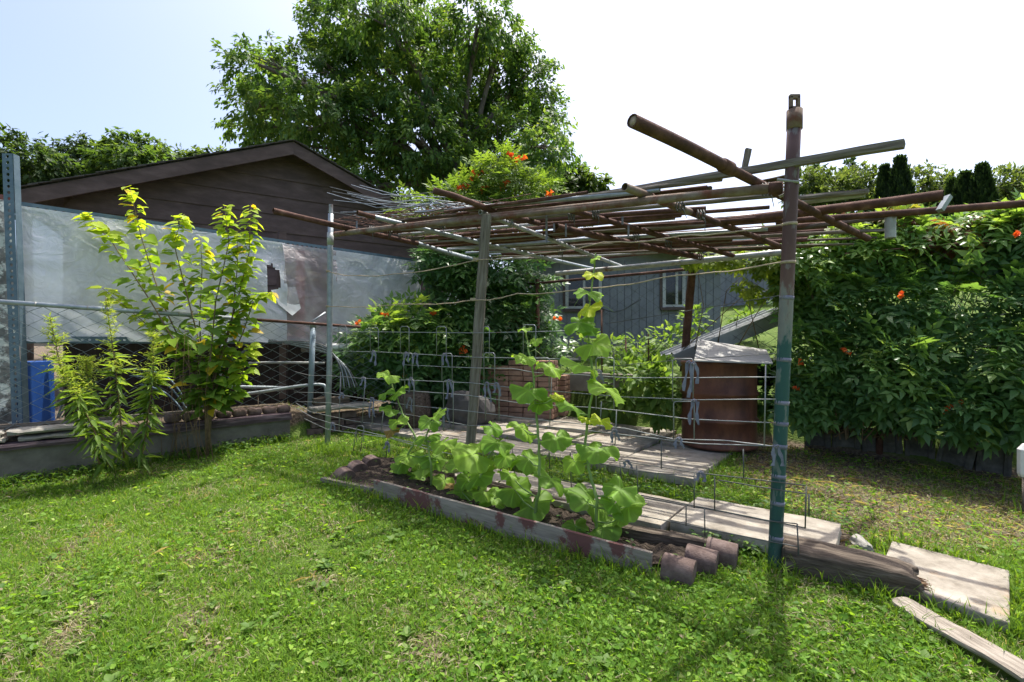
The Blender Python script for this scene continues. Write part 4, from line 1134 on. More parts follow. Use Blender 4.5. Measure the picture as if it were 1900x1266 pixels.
for k, (pa, pb_, ya, yb) in enumerate(((1052, 1113, 507, 571), (1228, 1263, 505, 569))):
    a, b = at(pa, ya, 8.93), at(pb_, yb, 8.93)
    ctr = V((a.x + b.x) / 2, 0, (a.z + b.z) / 2); f = (ctr.x - c0.x) / (c1.x - c0.x); ctr.y = c0.y + (c1.y - c0.y) * f
    hw, hh = (b.x - a.x) / 2, (a.z - b.z) / 2
    wn_ = part('window', MB().box(ctr + nrm * .014, (hw, .012, hh), (d, nrm, V(0, 0, 1))), glassm, bs, smooth=False)
    fm = MB()
    for s in (-1, 1):
        fm.box(ctr + d * (s * hw) + nrm * .03, (.028, .02, hh + .03), (d, nrm, V(0, 0, 1)))
        fm.box(ctr + V(0, 0, s * hh) + nrm * .031, (hw - .029, .02, .022), (d, nrm, V(0, 0, 1)))
    fm.box(ctr + d * (.01 if k == 0 else .05) + nrm * .029, (.022, .016, hh - .023), (d, nrm, V(0, 0, 1)))
    part('window_frame', fm, framem, wn_, smooth=False)
    sm_ = MB()
    sm_.box(ctr - V(0, 0, hh + .055) + nrm * .035, (hw + .07, .04, .025), (d, nrm, V(0, 0, 1)))
    sm_.box(ctr - d * (hw + .052) + nrm * .02, (.022, .016, hh + .03), (d, nrm, V(0, 0, 1)))
    part('sill', sm_, brown, wn_, smooth=False)
mm = (c0 + c1) / 2
# roof: gable over the front with brown trim, grey shingles
pk = c0.lerp(c1, .42)
for (e_, z_e) in ((c0 - d * .3, zt - .08), (c1 + d * .3, zt - .06)):
    mb = MB().prism([V(e_.x, e_.y, z_e) + nrm * .3, V(pk.x, pk.y, 3.12) + nrm * .3, V(pk.x, pk.y, 3.20) + nrm * .3, V(e_.x, e_.y, z_e + .08) + nrm * .3], -nrm * 3.6)
    r_ = part('roof', mb, pmat('grey_shingle', [(.3, (.22, .22, .22)), (.6, (.34, .34, .34))], 20, rough=.9), bs, smooth=False)
    part('fascia', MB().prism([V(e_.x, e_.y, z_e - .10) + nrm * .32, V(pk.x, pk.y, 3.02) + nrm * .32, V(pk.x, pk.y, 3.14) + nrm * .32, V(e_.x, e_.y, z_e + .02) + nrm * .32], -nrm * .018), brown, r_, smooth=False)
part('gable', MB().prism([V(c0.x, c0.y, zt + .002), V(c1.x, c1.y, zt + .002), V(pk.x, pk.y, 3.10)], -nrm * .05), bluep, bs, smooth=False)
part('hanging_hose', MB().tube([at(1105 + k * 12, 565 + 14 * math.sin(k * .55), 8.7) for k in range(8)], .012, 6), wired, bs)
# further shed up the slope
c0, c1 = at(1337, 575, 15.6), at(1560, 560, 15.0); c0.z = c1.z = 0
fs_ = thing('shed', 'smaller distant blue shed with a pale roof on the slope behind the vines', 'building', ((c0 + c1) / 2) + V(0, 0, 2.2))
d, nrm = shed(fs_, c0, c1, 2.36, 4.55, 3.5, 22, .5)
e0, e1 = c0 - d * .3, c1 + d * .25
mb = MB().prism([V(e0.x, e0.y, 4.5) + nrm * .35, V(e0.x, e0.y, 4.58) + nrm * .35, V(e0.x, e0.y, 5.3) - nrm * 1.8, V(e0.x, e0.y, 5.22) - nrm * 1.8], e1 - e0)
part('roof', mb, pmat('pale_shingle', [(.3, (.38, .40, .42)), (.6, (.5, .52, .54))], 20, rough=.8), fs_, smooth=False)
part('sill_board', MB().box((c0 + c1) / 2 + V(0, 0, 2.42) + nrm * .03, ((c1 - c0).length / 2, .015, .05), (d, nrm, V(0, 0, 1))), whitep, fs_, smooth=False)
# distant house roof at the far right
p = at(1885, 350, 40)
hs = thing('house', 'distant house roof just showing over the trees at the right edge', 'building', V(p.x, p.y, gz(p.x, p.y)))
zb_ = gz(p.x, p.y)
part('wall', MB().box(V(p.x + 1, p.y + 3, (zb_ + p.z) / 2), (4.2, 2.5, (p.z - zb_) / 2)), brown, hs, smooth=False)
part('roof', MB().prism([V(p.x - 3, p.y, p.z - .15), V(p.x + 6, p.y, p.z - .15), V(p.x + 5, p.y + 3, p.z + 1.1), V(p.x - 2, p.y + 3, p.z + 1.1)], (0, 0, .15)), shing, hs, smooth=False)

# ------------------------------------------------------------------ stack of bricks
bc = hz(1025, 779, .30)                                        # nearest corner of the stack
bd = V(-.93, .36, 0).normalized(); bdd = V(.36, .93, 0).normalized()
bk = thing('brick_stack', 'neat stack of reddish bricks under the trumpet vine at the back of the patio', 'bricks', bc)
bme = solid('brick', (.192, .092, .062), (3, 2, 2), .002, 9, 1)
for r_ in range(11):
    for i in range(5 if r_ < 10 else 3):
        for j in range(3):
            c = bc + bd * (.1 + .2 * i + random.uniform(-.006, .006)) + bdd * (.05 + .1 * j) + V(0, 0, .033 + .068 * r_ + random.uniform(-.002, .002))
            put('brick', bme, brickm, bk, smooth=False, mw=Matrix.Translation(c) @ frame(V(0, 0, 0), bd) @ Matrix.Translation(V(-.5, 0, 0)) @ Matrix.Rotation(random.uniform(-.03, .03), 4, 'Z'))
for r_ in range(8):
    for i in range(2):
        c = bc + bdd * (.42 + .2 * i) - bd * .03 + V(0, 0, .033 + .068 * r_)
        put('brick', bme, brickm, bk, smooth=False, mw=Matrix.Translation(c) @ frame(V(0, 0, 0), bdd) @ Matrix.Translation(V(-.5, 0, 0)))
a, b = at(1062, 700, 6.6), at(1190, 706, 6.2)
o = put('ledge_beam', solid('ledge_beam', ((b - a).length, .25, .25), (10, 3, 3), .008, 5, 1), concd, None, smooth=False, mw=frame(a - V(0, 0, .05), b - V(0, 0, .05)))
tag(o, 'rough concrete ledge between the brick stack and the leafy pepper plants', 'ledge')
# stump and junk below the trumpet vine
a = hz(760, 791, .26)
bm = bmesh.new(); bmesh.ops.create_cone(bm, cap_ends=True, segments=18, radius1=.24, radius2=.19, depth=.42)
bmesh.ops.subdivide_edges(bm, edges=bm.edges[:], cuts=3)
for v in bm.verts:
    v.co += noise.noise_vector(v.co * 7) * .03
me_ = bpy.data.meshes.new('stump'); bm.to_mesh(me_); bm.free()
o = put('tree_stump', me_, woodd, None, mw=Matrix.Translation(a + V(0, .2, .19)) @ Matrix.Rotation(PI / 2, 4, 'Y') @ Matrix.Rotation(0, 4, 'X') if False else Matrix.Translation(a + V(0, .2, .19)))
tag(o, 'split wood stump standing under the vine behind the wire trellis', 'stump')
rock('grey_sack', hz(865, 792, .27) + V(0, .25, .16), (.62, .42, .52), pmat('grey_sacking', [(.3, (.04, .038, .036)), (.6, (.085, .08, .076))], 5, rough=.8, bump=.4), 5, 'slumped grey sack under the vine beside the brick stack', 'sack')
for k, (px_, py_, lab) in enumerate(((858, 797, 'broken terracotta shard left of the wooden post'), (972, 816, 'broken terracotta shard right of the wooden post'))):
    p = hz(px_, py_, PZ + .012); o = part('clay_shard', MB().prism([p + V(-.06, -.02, 0), p + V(.05, -.03, 0), p + V(.065, .03, .0), p + V(-.03, .04, 0)], (0, 0, .018)), terra, None, smooth=False, bevel=.004)
    tag(o, lab, 'shard', 'terracotta shards on the patio')

# ------------------------------------------------------------------ rusty drum, with a board and a metal sheet on it
dr0 = V((1333 - CX) / F * 5.08, 5.08, .206)
dr = thing('steel_drum', 'rusty brown steel drum standing at the back corner of the patio', 'drum', dr0)
R0, H0 = .368, .872
prof = [(0, .0), (R0 - .012, .0), (R0 + .010, .008), (R0 + .010, .03), (R0 - .004, .04)]
for zz in (.28, .55):
    prof += [(R0 - .004, zz - .025), (R0 + .014, zz - .012), (R0 + .014, zz + .012), (R0 - .004, zz + .025)]
prof += [(R0 - .004, H0 - .04), (R0 + .007, H0 - .03), (R0 + .007, H0), (R0 - .012, H0), (R0 - .014, H0 - .05)]
mb = MB(); n = 48
vs_ = [dr0 + V(r * math.cos(2 * PI * k / n), r * math.sin(2 * PI * k / n), z) for (r, z) in prof for k in range(n)]
mb.add(vs_, [(i * n + k, i * n + (k + 1) % n, (i + 1) * n + (k + 1) % n, (i + 1) * n + k) for i in range(len(prof) - 1) for k in range(n)])
drumm = pmat('drum_rust', [(.3, (.040, .017, .012)), (.45, (.085, .033, .02)), (.6, (.14, .056, .03)), (.75, (.20, .09, .05))], 4, stretch=(1, 1, .5), detail=12, rough=.55, bump=.5, bscale=120, dist=.003)
part('drum_body', mb, drumm, dr)
part('water', MB().add([dr0 + V((R0 - .02) * math.cos(2 * PI * k / n), (R0 - .02) * math.sin(2 * PI * k / n), H0 - .06) for k in range(n)], [tuple(range(n))]), darkm, dr)
zt_ = dr0.z + H0
P = [at(1288, 671, 4.68), at(1434, 676, 4.62), at(1422, 651, 5.2), at(1296, 632, 5.3)]
mb = MB().prism(P, (0, 0, .012))
o = part('cover_board', mb, lidm, None, smooth=False); tag(o, 'pale grey board lying tilted on top of the rusty drum', 'board')
# folded metal sheet sloping over the drum
a, b = at(1250, 658, 5.5), at(1470, 568, 5.5)
d = (b - a).normalized(); bk_ = V(-.15, .95, -.10).normalized(); mb = MB(); up = d.cross(bk_).normalized()
if up.z < 0: up = -up
prof = [(0, -.15), (0, 0), (.02, .03), (.05, .03), (.06, .012), (.22, .012), (.23, .035), (.26, .035), (.27, .012), (.42, .012), (.43, .04), (.46, .04)]
vs_ = []
for (y, z) in prof: vs_ += [a + bk_ * y + up * z, b + bk_ * y + up * z]
mb.add(vs_, [(2 * i, 2 * i + 1, 2 * i + 3, 2 * i + 2) for i in range(len(prof) - 1)])
me_ = mb.mesh('metal_sheet'); o = put('metal_sheet', me_, sheetm, None, smooth=False)
md = o.modifiers.new('thick', 'SOLIDIFY'); md.thickness = .004
tag(o, 'folded galvanised roof sheet sloping up over the drum towards the green post', 'metal sheet')
o = put('shade_block', solid('shade_block', (.42, .3, .3), (4, 3, 3), .006, 5, 2), darkm, None, smooth=False, mw=Matrix.Translation(at(1412, 690, 5.35)))  # added block, its near-black colour stands for shade under the sheet
tag(o, 'added near-black block standing for the shade behind the drum under the metal sheet', 'box')
# ------------------------------------------------------------------ trees
LG = [(0, (.042, .095, .032)), (.35, (.08, .16, .045)), (.7, (.125, .21, .055)), (.93, (.175, .26, .065)), (1, (.26, .33, .08))]
def mk_tree(name, label, base, lobes, n, leaf, stops, mat=M_leaf, tmpl=T_RHOMB, trunk_r=.2, fork=None, droop=.8, clump=14, spread=.32, group=None, branch=True, cat='tree'):
    t = thing(name, label, cat, base, group)
    fk = fork or (Vector(base) + V(0, 0, 1.5))
    mb_ = MB(); mb_.tube([Vector(base) - V(0, 0, .3), Vector(base).lerp(fk, .5) + V(.05, 0, 0), fk], [trunk_r * 1.25, trunk_r, trunk_r * .85], 10)
    vol = np.array([max(.05, l[1][0] * l[1][2]) for l in lobes]); vol = vol / vol.sum()
    PP_, AA, NN, CC = [], [], [], []
    for (c, r), w in zip(lobes, vol):
        c = Vector(c)
        if branch:
            m1 = fk.lerp(c, .45) + V(random.uniform(-.2, .2), random.uniform(-.2, .2), .12 * (c - fk).length)
            mb_.tube([fk - V(0, 0, .1), m1, c], [trunk_r * .55, trunk_r * .32, trunk_r * .16], 7)
            for k in range(6):
                q = c + Vector(ball(1, .5)[0] * np.array(r) * .9); mb_.tube([m1.lerp(c, .3 + .1 * k), (m1.lerp(c, .5 + .08 * k) + q) / 2 + V(0, 0, .1), q], [trunk_r * .13, trunk_r * .08, .008], 5)
        m = int(n * w); nc = max(2, m // clump)
        cc = ball(nc, .42) * np.array(r) + np.array(c)
        out = unit((cc - np.array(c)) / np.array(r))
        tint = rng.normal(0, .16, nc)
        idx = rng.integers(0, nc, m)
        tw_ = unit(out + .7 * rvec(nc) + np.array([0, 0, .15])) * (spread * rng.uniform(1.3, 2.6, nc))[:, None]      # a twig per clump, drooping at its end
        f_ = rng.random(m) ** .8
        p = cc[idx] + tw_[idx] * f_[:, None] + np.array([0, 0, -.45]) * (spread * f_ ** 2)[:, None] + np.clip(rng.normal(size=(m, 3)), -1.6, 1.6) * spread * .30
        ax_ = tw_[idx] / spread * .45 + rvec(m) * .7 + np.array([0, 0, -droop])
        PP_.append(p); AA.append(ax_); NN.append(out[idx] * .5 + rvec(m) * .6 + np.array([0, 0, .8]))
        CC.append(np.clip(.42 + tint[idx] + rng.normal(0, .17, m) + .12 * out[idx][:, 2], 0, 1))
    part('trunk', mb_, bark, t)
    P_ = np.concatenate(PP_); col = pal(np.concatenate(CC), stops)
    cloud('crown', tmpl, P_, np.concatenate(AA), np.concatenate(NN), leaf * rng.uniform(.65, 1.2, len(P_)), col, mat, t)
    return t
def lobe(px, py, rx, ry, Y, rd=None):
    c = at(px, py, Y); s = Y / F
    return (c, (rx * s, (rd if rd else .8 * (rx + ry) / 2 * s), ry * s))
Y_ = 14.0
big = [(640, 40, 70, 60), (700, 20, 80, 60), (760, 60, 60, 60), (885, 45, 60, 45), (930, 70, 45, 40), (830, 90, 60, 50), (480, 120, 45, 32), (530, 150, 60, 45), (600, 130, 70, 50), (690, 130, 80, 60),
       (470, 190, 40, 30), (465, 235, 42, 26), (520, 230, 60, 35), (590, 215, 70, 50), (680, 220, 70, 55), (770, 170, 70, 60), (850, 170, 70, 60), (930, 150, 60, 50), (985, 130, 35, 40), (985, 200, 50, 45), (1020, 230, 32, 40),
       (620, 290, 60, 40), (700, 300, 60, 45), (780, 260, 60, 50), (860, 260, 60, 50), (940, 260, 55, 45), (1010, 270, 38, 28), (760, 340, 60, 35), (850, 330, 60, 40), (940, 320, 50, 35), (680, 350, 45, 26), (560, 270, 40, 25), (1000, 300, 40, 35)]
lobs = [lobe(x, y, a * 1.0, b * 1.0, Y_ + random.uniform(-1.6, 1.6)) for (x, y, a, b) in big]
tb = V(-1.3, 14.2, gz(-1.3, 14.2))
mk_tree('broadleaf_tree', 'large spreading broadleaf tree rising behind the brown garage', tb, lobs, 74000, .165, LG, trunk_r=.24, fork=at(858, 372, 14.1), droop=.9, clump=34, spread=.26)
lobs = [lobe(1040, 340, 40, 25, 19), lobe(1075, 345, 38, 22, 19), lobe(1010, 350, 30, 24, 19), lobe(1060, 375, 45, 30, 19), lobe(1100, 360, 22, 22, 19)]
p = at(1055, 500, 19); mk_tree('broadleaf_tree', 'smaller tree whose crown shows right of the large tree above the pergola', V(p.x, p.y, gz(p.x, p.y)), lobs, 7000, .24, [(0, (.04, .075, .02)), (.5, (.075, .13, .03)), (1, (.14, .2, .05))], trunk_r=.14, fork=at(1055, 400, 19), clump=16, spread=.22)
BL = [(0, (.022, .05, .018)), (.5, (.05, .095, .03)), (1, (.10, .16, .05))]
back = [('dense rounded tree at the far left edge beyond the garage', [(30, 300, 55, 42), (70, 320, 55, 40), (10, 340, 50, 40), (95, 350, 40, 28), (50, 350, 50, 30)], 26, 9000, BL),
        ('dark feathery tree between the rounded tree and the pale one', [(150, 285, 32, 22), (135, 305, 35, 25), (180, 300, 28, 25), (160, 335, 45, 28)], 30, 4500, [(0, (.02, .04, .02)), (.5, (.04, .07, .035)), (1, (.07, .11, .05))]),
        ('spreading pale green tree with a flat top above the garage roof', [(240, 275, 40, 16), (275, 280, 30, 14), (225, 305, 45, 24), (270, 315, 45, 24), (200, 335, 40, 22)], 27, 6500, [(0, (.04, .08, .025)), (.5, (.075, .14, .035)), (1, (.14, .21, .055))]),
        ('low pale bushy tree farthest right over the garage roof', [(345, 300, 30, 12), (310, 310, 30, 15), (400, 295, 25, 10), (370, 312, 35, 14)], 32, 4000, [(0, (.05, .085, .03)), (.5, (.09, .145, .045)), (1, (.15, .21, .07))])]
for (lab, ls, Yb, n, st) in back:
    lobs = [lobe(x, y, a, b, Yb + random.uniform(-1, 1)) for (x, y, a, b) in ls]
    c = sum((l[0] for l in lobs), V(0, 0, 0)) / len(lobs)
    mk_tree('background_tree', lab, V(c.x, c.y, gz(c.x, c.y)), lobs, n, .34, st, trunk_r=.2, fork=V(c.x, c.y, c.z - 1), clump=16, spread=.3, group='trees beyond the garage', branch=False)
RB_ = [(0, (.045, .075, .03)), (.5, (.085, .13, .045)), (1, (.16, .21, .08))]
for k, (lab, ls, Yb, n) in enumerate((('light green bushes behind the pergola roof, left of the cypress pair', [(1500, 345, 35, 25), (1545, 350, 35, 22), (1590, 345, 35, 28), (1620, 350, 25, 28), (1520, 375, 40, 25), (1590, 380, 40, 25)], 25, 7000),
                                      ('light green bushes between the two groups of cypresses', [(1710, 345, 28, 26), (1745, 355, 30, 24), (1770, 365, 25, 20), (1720, 385, 40, 25), (1755, 395, 30, 20)], 24, 5500),
                                      ('light green bushes at the right edge beyond the vines', [(1860, 350, 30, 30), (1895, 360, 30, 30), (1870, 390, 35, 30), (1900, 395, 30, 30), (1930, 370, 30, 30)], 23, 6000))):
    lobs = [lobe(x, y, a, b, Yb + random.uniform(-.8, .8)) for (x, y, a, b) in ls]
    c = sum((l[0] for l in lobs), V(0, 0, 0)) / len(lobs)
    mk_tree('background_bush', lab, V(c.x, c.y, gz(c.x, c.y)), lobs, n, .26, RB_, trunk_r=.1, fork=V(c.x, c.y, c.z - .5), clump=12, spread=.26, droop=.2, group='bushes on the slope behind the vines', cat='bush')
    t2 = [o_ for o_ in bpy.data.objects if o_.name.startswith('background_bush')][-1]
    # shoots standing above the bush tops
p = at(1518, 330, 26); 
def cypress(px, ytop, ybot, wpx, Y, lab):
    top = at(px, ytop, Y); zb_ = gz(top.x, top.y); r = wpx / 2 * Y / F; H = top.z - zb_
    t = thing('cypress_tree', lab, 'tree', V(top.x, top.y, zb_), 'dark columnar cypresses on the slope')
    part('trunk', MB().tube([V(top.x, top.y, zb_ - .1), V(top.x, top.y, top.z - .3)], [.12, .02], 8), bark, t)
    n = 9000; f = rng.random(n) ** .8; th = rng.random(n) * 2 * PI
    rr = r * np.minimum(1, (1 - f) * 2.3 + .08) ** .8 * (1 + .13 * np.sin(th * 5 + f * 17) + .1 * np.sin(th * 9 - f * 31)) * rng.uniform(.75, 1.05, n)
    P_ = np.stack([top.x + rr * np.cos(th), top.y + rr * np.sin(th), zb_ + .1 + f * H], 1)
    ax_ = np.stack([np.cos(th) * .5, np.sin(th) * .5, np.full(n, 1.0)], 1) + .35 * rvec(n)
    cloud('crown', T_RHOMB, P_, ax_, np.stack([np.cos(th), np.sin(th), np.full(n, .3)], 1) + .5 * rvec(n), rng.uniform(.13, .3, n), pal(rng.random(n) * .8 + .2 * np.sin(th * 5 + f * 17), [(0, (.010, .024, .010)), (.6, (.026, .052, .020)), (1, (.05, .085, .03))]), M_leaf, t)
cypress(1670, 302, 400, 36, 20, 'tall pointed dark cypress behind the jutting batten')
cypress(1641, 318, 400, 26, 20.5, 'slimmer cypress just left of the tall pointed one')
cypress(1822, 318, 430, 36, 17.5, 'broad dark cypress above the right part of the vine hedge')
cypress(1790, 333, 430, 36, 18, 'dark cypress left of the broad one above the vine hedge')
cypress(1768, 345, 430, 22, 18.6, 'narrow low cypress leftmost above the vine hedge')
p_ = at(1515, 315, 27)
mk_tree('background_tree', 'small dark pointed spruce behind the green post', V(p_.x, p_.y, gz(p_.x, p_.y)), [lobe(1514, 322, 8, 12, 27), lobe(1514, 345, 18, 16, 27), lobe(1575, 318, 9, 14, 28), lobe(1575, 340, 18, 16, 28)], 2500, .26, [(0, (.015, .035, .02)), (1, (.05, .085, .045))], trunk_r=.1, fork=V(p_.x, p_.y, p_.z - .6), droop=.3, clump=12, spread=.16, branch=False)

# ------------------------------------------------------------------ trumpet vines
def flower_mesh():
    mb_ = MB(); n = 8; prof = [(.006, 0), (.010, .03), (.020, .065), (.034, .075)]
    for i, (r, y) in enumerate(prof):
        for k in range(n):
            rr = r * (1 + (.28 * (k % 2) if i == 3 else 0)); mb_.v.append((rr * math.cos(2 * PI * k / n), y, rr * math.sin(2 * PI * k / n)))
    for i in range(3):
        for k in range(n): mb_.f.append((i * n + k, i * n + (k + 1) % n, (i + 1) * n + (k + 1) % n, (i + 1) * n + k))
    me_ = mb_.mesh('flower'); ca = me_.color_attributes.new('col', 'FLOAT_COLOR', 'POINT')
    ca.data.foreach_set('color', np.array([(.66, .20, .05, 1) if i < 2 else (.68, .12, .03, 1) for i in range(4) for k in range(n)], np.float32).reshape(-1))
    me_.materials.append(M_petal); return me_
FLM = flower_mesh()
def flowers(parent, spots, Yf, s=1.0, n=4):
    for (px, py) in spots:
        c = at(px, py, Yf if not callable(Yf) else Yf(px))
        for k in range(n):
            dv = V(random.uniform(-1, 1), random.uniform(-1, .2), random.uniform(-.3, .8)).normalized()
            q = V(0, 1, 0).rotation_difference(dv).to_matrix().to_4x4(); q.translation = c + Vector(ball(1)[0]) * .04 * s
            put('flower', FLM, None, parent, mw=q @ Matrix.Scale(s, 4))
def vine(name, label, base, blobs, stops, tmpl=T_PINN, leaf=.3, mat=M_gloss, droop=.6, stems=20, cat='vine'):
    t = thing(name, label, cat, base)
    mb_ = MB(); A_, B_, C_, S_ = [], [], [], []; pos = []
    for (c, r, n, bias) in blobs:
        c = np.array(c); r = np.array(r)
        b = ball(n, .45); p = c + b * r; o_ = unit(b / 1.0)
        front = np.array([-.15, -.8, .25])
        pos.append(p); A_.append(o_ * .7 + front * .35 + rvec(n) * .6 + np.array([0, 0, -droop]))
        B_.append(o_ * .7 + np.array([0, -.75, .9]) + rvec(n) * .4)
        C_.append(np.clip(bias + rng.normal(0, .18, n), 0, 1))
        for k in range(max(1, int(stems * n / 400))):
            q = c + ball(1, .6)[0] * r; bb = np.array(base) + np.array([random.uniform(-.5, .5), random.uniform(-.2, .2), 0])
            mb_.tube([Vector(bb), Vector((bb * .4 + c * .6) + rvec(1)[0] * .12), Vector(q)], [.006, .004, .002], 5)
    part('stem', mb_, stemb, t)
    P_ = np.concatenate(pos)
    cloud('foliage', tmpl, P_, np.concatenate(A_), np.concatenate(B_), leaf * rng.uniform(.6, 1.15, len(P_)), pal(np.concatenate(C_), stops), mat, t)
    return t
def blob(px, py, rx, ry, Y, rd, n, bias):
    s = Y / F; return (at(px, py, Y), (rx * s, rd, ry * s), n, bias)
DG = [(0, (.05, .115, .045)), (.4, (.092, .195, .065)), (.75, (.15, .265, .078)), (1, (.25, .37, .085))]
cv = vine('trumpet_vine', 'dark leafy trumpet vine with orange flowers sprawling behind the wooden post', (-.6, 7.2, .35),
          [blob(835, 480, 50, 30, 7.0, .4, 260, .3), blob(905, 500, 70, 38, 7.2, .4, 300, .28), blob(975, 525, 45, 30, 7.4, .35, 180, .4), blob(870, 560, 60, 50, 7.0, .4, 320, .25), blob(940, 590, 80, 55, 7.2, .5, 380, .3),
           blob(730, 618, 60, 30, 6.6, .4, 260, .75), blob(795, 608, 65, 36, 6.7, .4, 300, .7), blob(800, 680, 90, 55, 6.7, .5, 420, .3), blob(880, 670, 90, 60, 6.9, .5, 420, .28), blob(700, 660, 60, 40, 6.6, .4, 200, .3), blob(980, 640, 60, 40, 7.3, .4, 220, .35), blob(760, 640, 60, 40, 6.6, .4, 240, .45)], DG, leaf=.29, tmpl=T_BROAD, droop=.45)
flowers(cv, [(712, 583), (664, 602), (803, 586), (788, 642), (860, 653), (715, 690), (1035, 595), (755, 695)], 6.35, .75)
tv = vine('trumpet_vine', 'bright yellow-green trumpet vine top with orange flowers above the pergola roof', (0, 7.6, .8),
          [blob(930, 345, 55, 38, 7.6, .45, 300, .55), blob(870, 370, 50, 28, 7.5, .4, 220, .5), blob(985, 365, 50, 30, 7.7, .4, 220, .5), blob(940, 310, 28, 22, 7.6, .25, 90, .6), blob(800, 395, 60, 20, 7.4, .35, 160, .45), blob(905, 400, 80, 35, 7.5, .4, 220, .4)],
          [(0, (.05, .10, .022)), (.5, (.12, .205, .04)), (1, (.24, .33, .065))], leaf=.32, mat=M_leaf, droop=.3)
flowers(tv, [(885, 326), (968, 298), (936, 346), (950, 295), (862, 350), (803, 398), (905, 350), (1015, 362)], 7.2, 1.05, 4)
def fY(px):                                                   # distance of the right-hand hedge's face
    u = (px - CX) / F
    a_ = (u * FA[1] - FA[0]) / (fd[0] - u * fd[1]); return FA[1] + fd[1] * a_
hb = [blob(1965, 470, 50, 60, 4.15, .25, 150, .5), blob(1965, 600, 50, 70, 4.1, .25, 160, .45), blob(1965, 710, 50, 40, 4.05, .25, 110, .4), blob(2040, 500, 55, 70, 4.0, .25, 150, .5), blob(2040, 640, 55, 80, 3.95, .25, 180, .42), blob(1560, 442, 50, 16, 5.0, .2, 70, .95), blob(1640, 432, 45, 16, 4.8, .2, 50, .95), blob(1700, 440, 40, 16, 4.7, .2, 40, .8), blob(1790, 440, 40, 14, 4.5, .2, 36, .85), blob(1860, 425, 45, 18, 4.4, .2, 50, .9), blob(1825, 398, 30, 8, 4.5, .1, 9, .8), blob(1895, 400, 30, 14, 4.4, .15, 24, .9), blob(1490, 500, 30, 30, 5.0, .2, 90, .8), blob(1462, 470, 30, 26, 5.05, .2, 90, .8)]
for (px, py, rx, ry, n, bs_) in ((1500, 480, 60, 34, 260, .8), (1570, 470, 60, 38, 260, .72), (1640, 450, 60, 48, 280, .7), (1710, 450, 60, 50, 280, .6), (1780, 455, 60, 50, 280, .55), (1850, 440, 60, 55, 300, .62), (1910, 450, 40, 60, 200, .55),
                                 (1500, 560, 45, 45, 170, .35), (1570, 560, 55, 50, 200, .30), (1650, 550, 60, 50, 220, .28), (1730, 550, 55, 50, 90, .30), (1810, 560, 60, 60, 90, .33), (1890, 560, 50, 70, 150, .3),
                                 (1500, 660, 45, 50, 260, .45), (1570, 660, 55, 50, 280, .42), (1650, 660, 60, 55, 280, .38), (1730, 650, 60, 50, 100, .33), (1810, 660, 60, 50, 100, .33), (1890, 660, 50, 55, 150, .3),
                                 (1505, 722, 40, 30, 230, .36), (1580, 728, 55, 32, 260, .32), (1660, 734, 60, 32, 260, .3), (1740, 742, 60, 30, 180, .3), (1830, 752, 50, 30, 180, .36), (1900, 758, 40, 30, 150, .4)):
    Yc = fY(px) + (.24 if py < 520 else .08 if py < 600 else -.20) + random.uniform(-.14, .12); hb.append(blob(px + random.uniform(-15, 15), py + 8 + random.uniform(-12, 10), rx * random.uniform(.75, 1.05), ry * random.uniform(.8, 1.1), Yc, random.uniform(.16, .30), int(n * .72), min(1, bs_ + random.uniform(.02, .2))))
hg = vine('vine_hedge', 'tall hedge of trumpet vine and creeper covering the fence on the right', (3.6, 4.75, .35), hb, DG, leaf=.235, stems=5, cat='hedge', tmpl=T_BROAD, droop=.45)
flowers(hg, [(1566, 656), (1480, 675), (1475, 725), (1752, 757), (1776, 752), (1880, 440), (1675, 548)], lambda px: fY(px) - .42, .55, 3)
# creeper with five-fingered leaves along the top of the hedge and the back beam
pb_ = [blob(px, py, rx, ry, fY(px) + .16, .2, n, b) for (px, py, rx, ry, n, b) in ((1510, 452, 70, 22, 130, .7), (1600, 430, 60, 26, 130, .68), (1660, 415, 50, 26, 130, .75), (1730, 440, 50, 30, 90, .95), (1800, 445, 55, 30, 90, .95), (1870, 420, 45, 30, 110, .7))]
cr = vine('creeper', 'light green and reddish five-leaved creeper over the top of the right hedge', (3.4, 5.1, .5), pb_, [(0, (.05, .10, .025)), (.55, (.10, .17, .035)), (.85, (.19, .22, .045)), (.93, (.22, .10, .04)), (1, (.17, .07, .05))], T_PALM, .13, M_leaf, .5, 3)
cr2 = vine('creeper', 'creeper strand trailing along the grey back beam of the pergola', (2.3, 5.5, 1.2), [blob(1310, 482, 50, 14, 5.4, .14, 90, .75), blob(1375, 484, 50, 18, 5.2, .15, 110, .7), blob(1430, 492, 40, 26, 5.0, .15, 110, .7), blob(1385, 530, 22, 18, 5.1, .1, 22, .8), blob(1410, 548, 25, 12, 5.2, .1, 22, .8), blob(1462, 530, 22, 50, 5.0, .12, 70, .55)],
            [(0, (.05, .10, .025)), (.55, (.11, .18, .035)), (1, (.22, .28, .055))], T_PALM, .10, M_leaf, .5, 3)

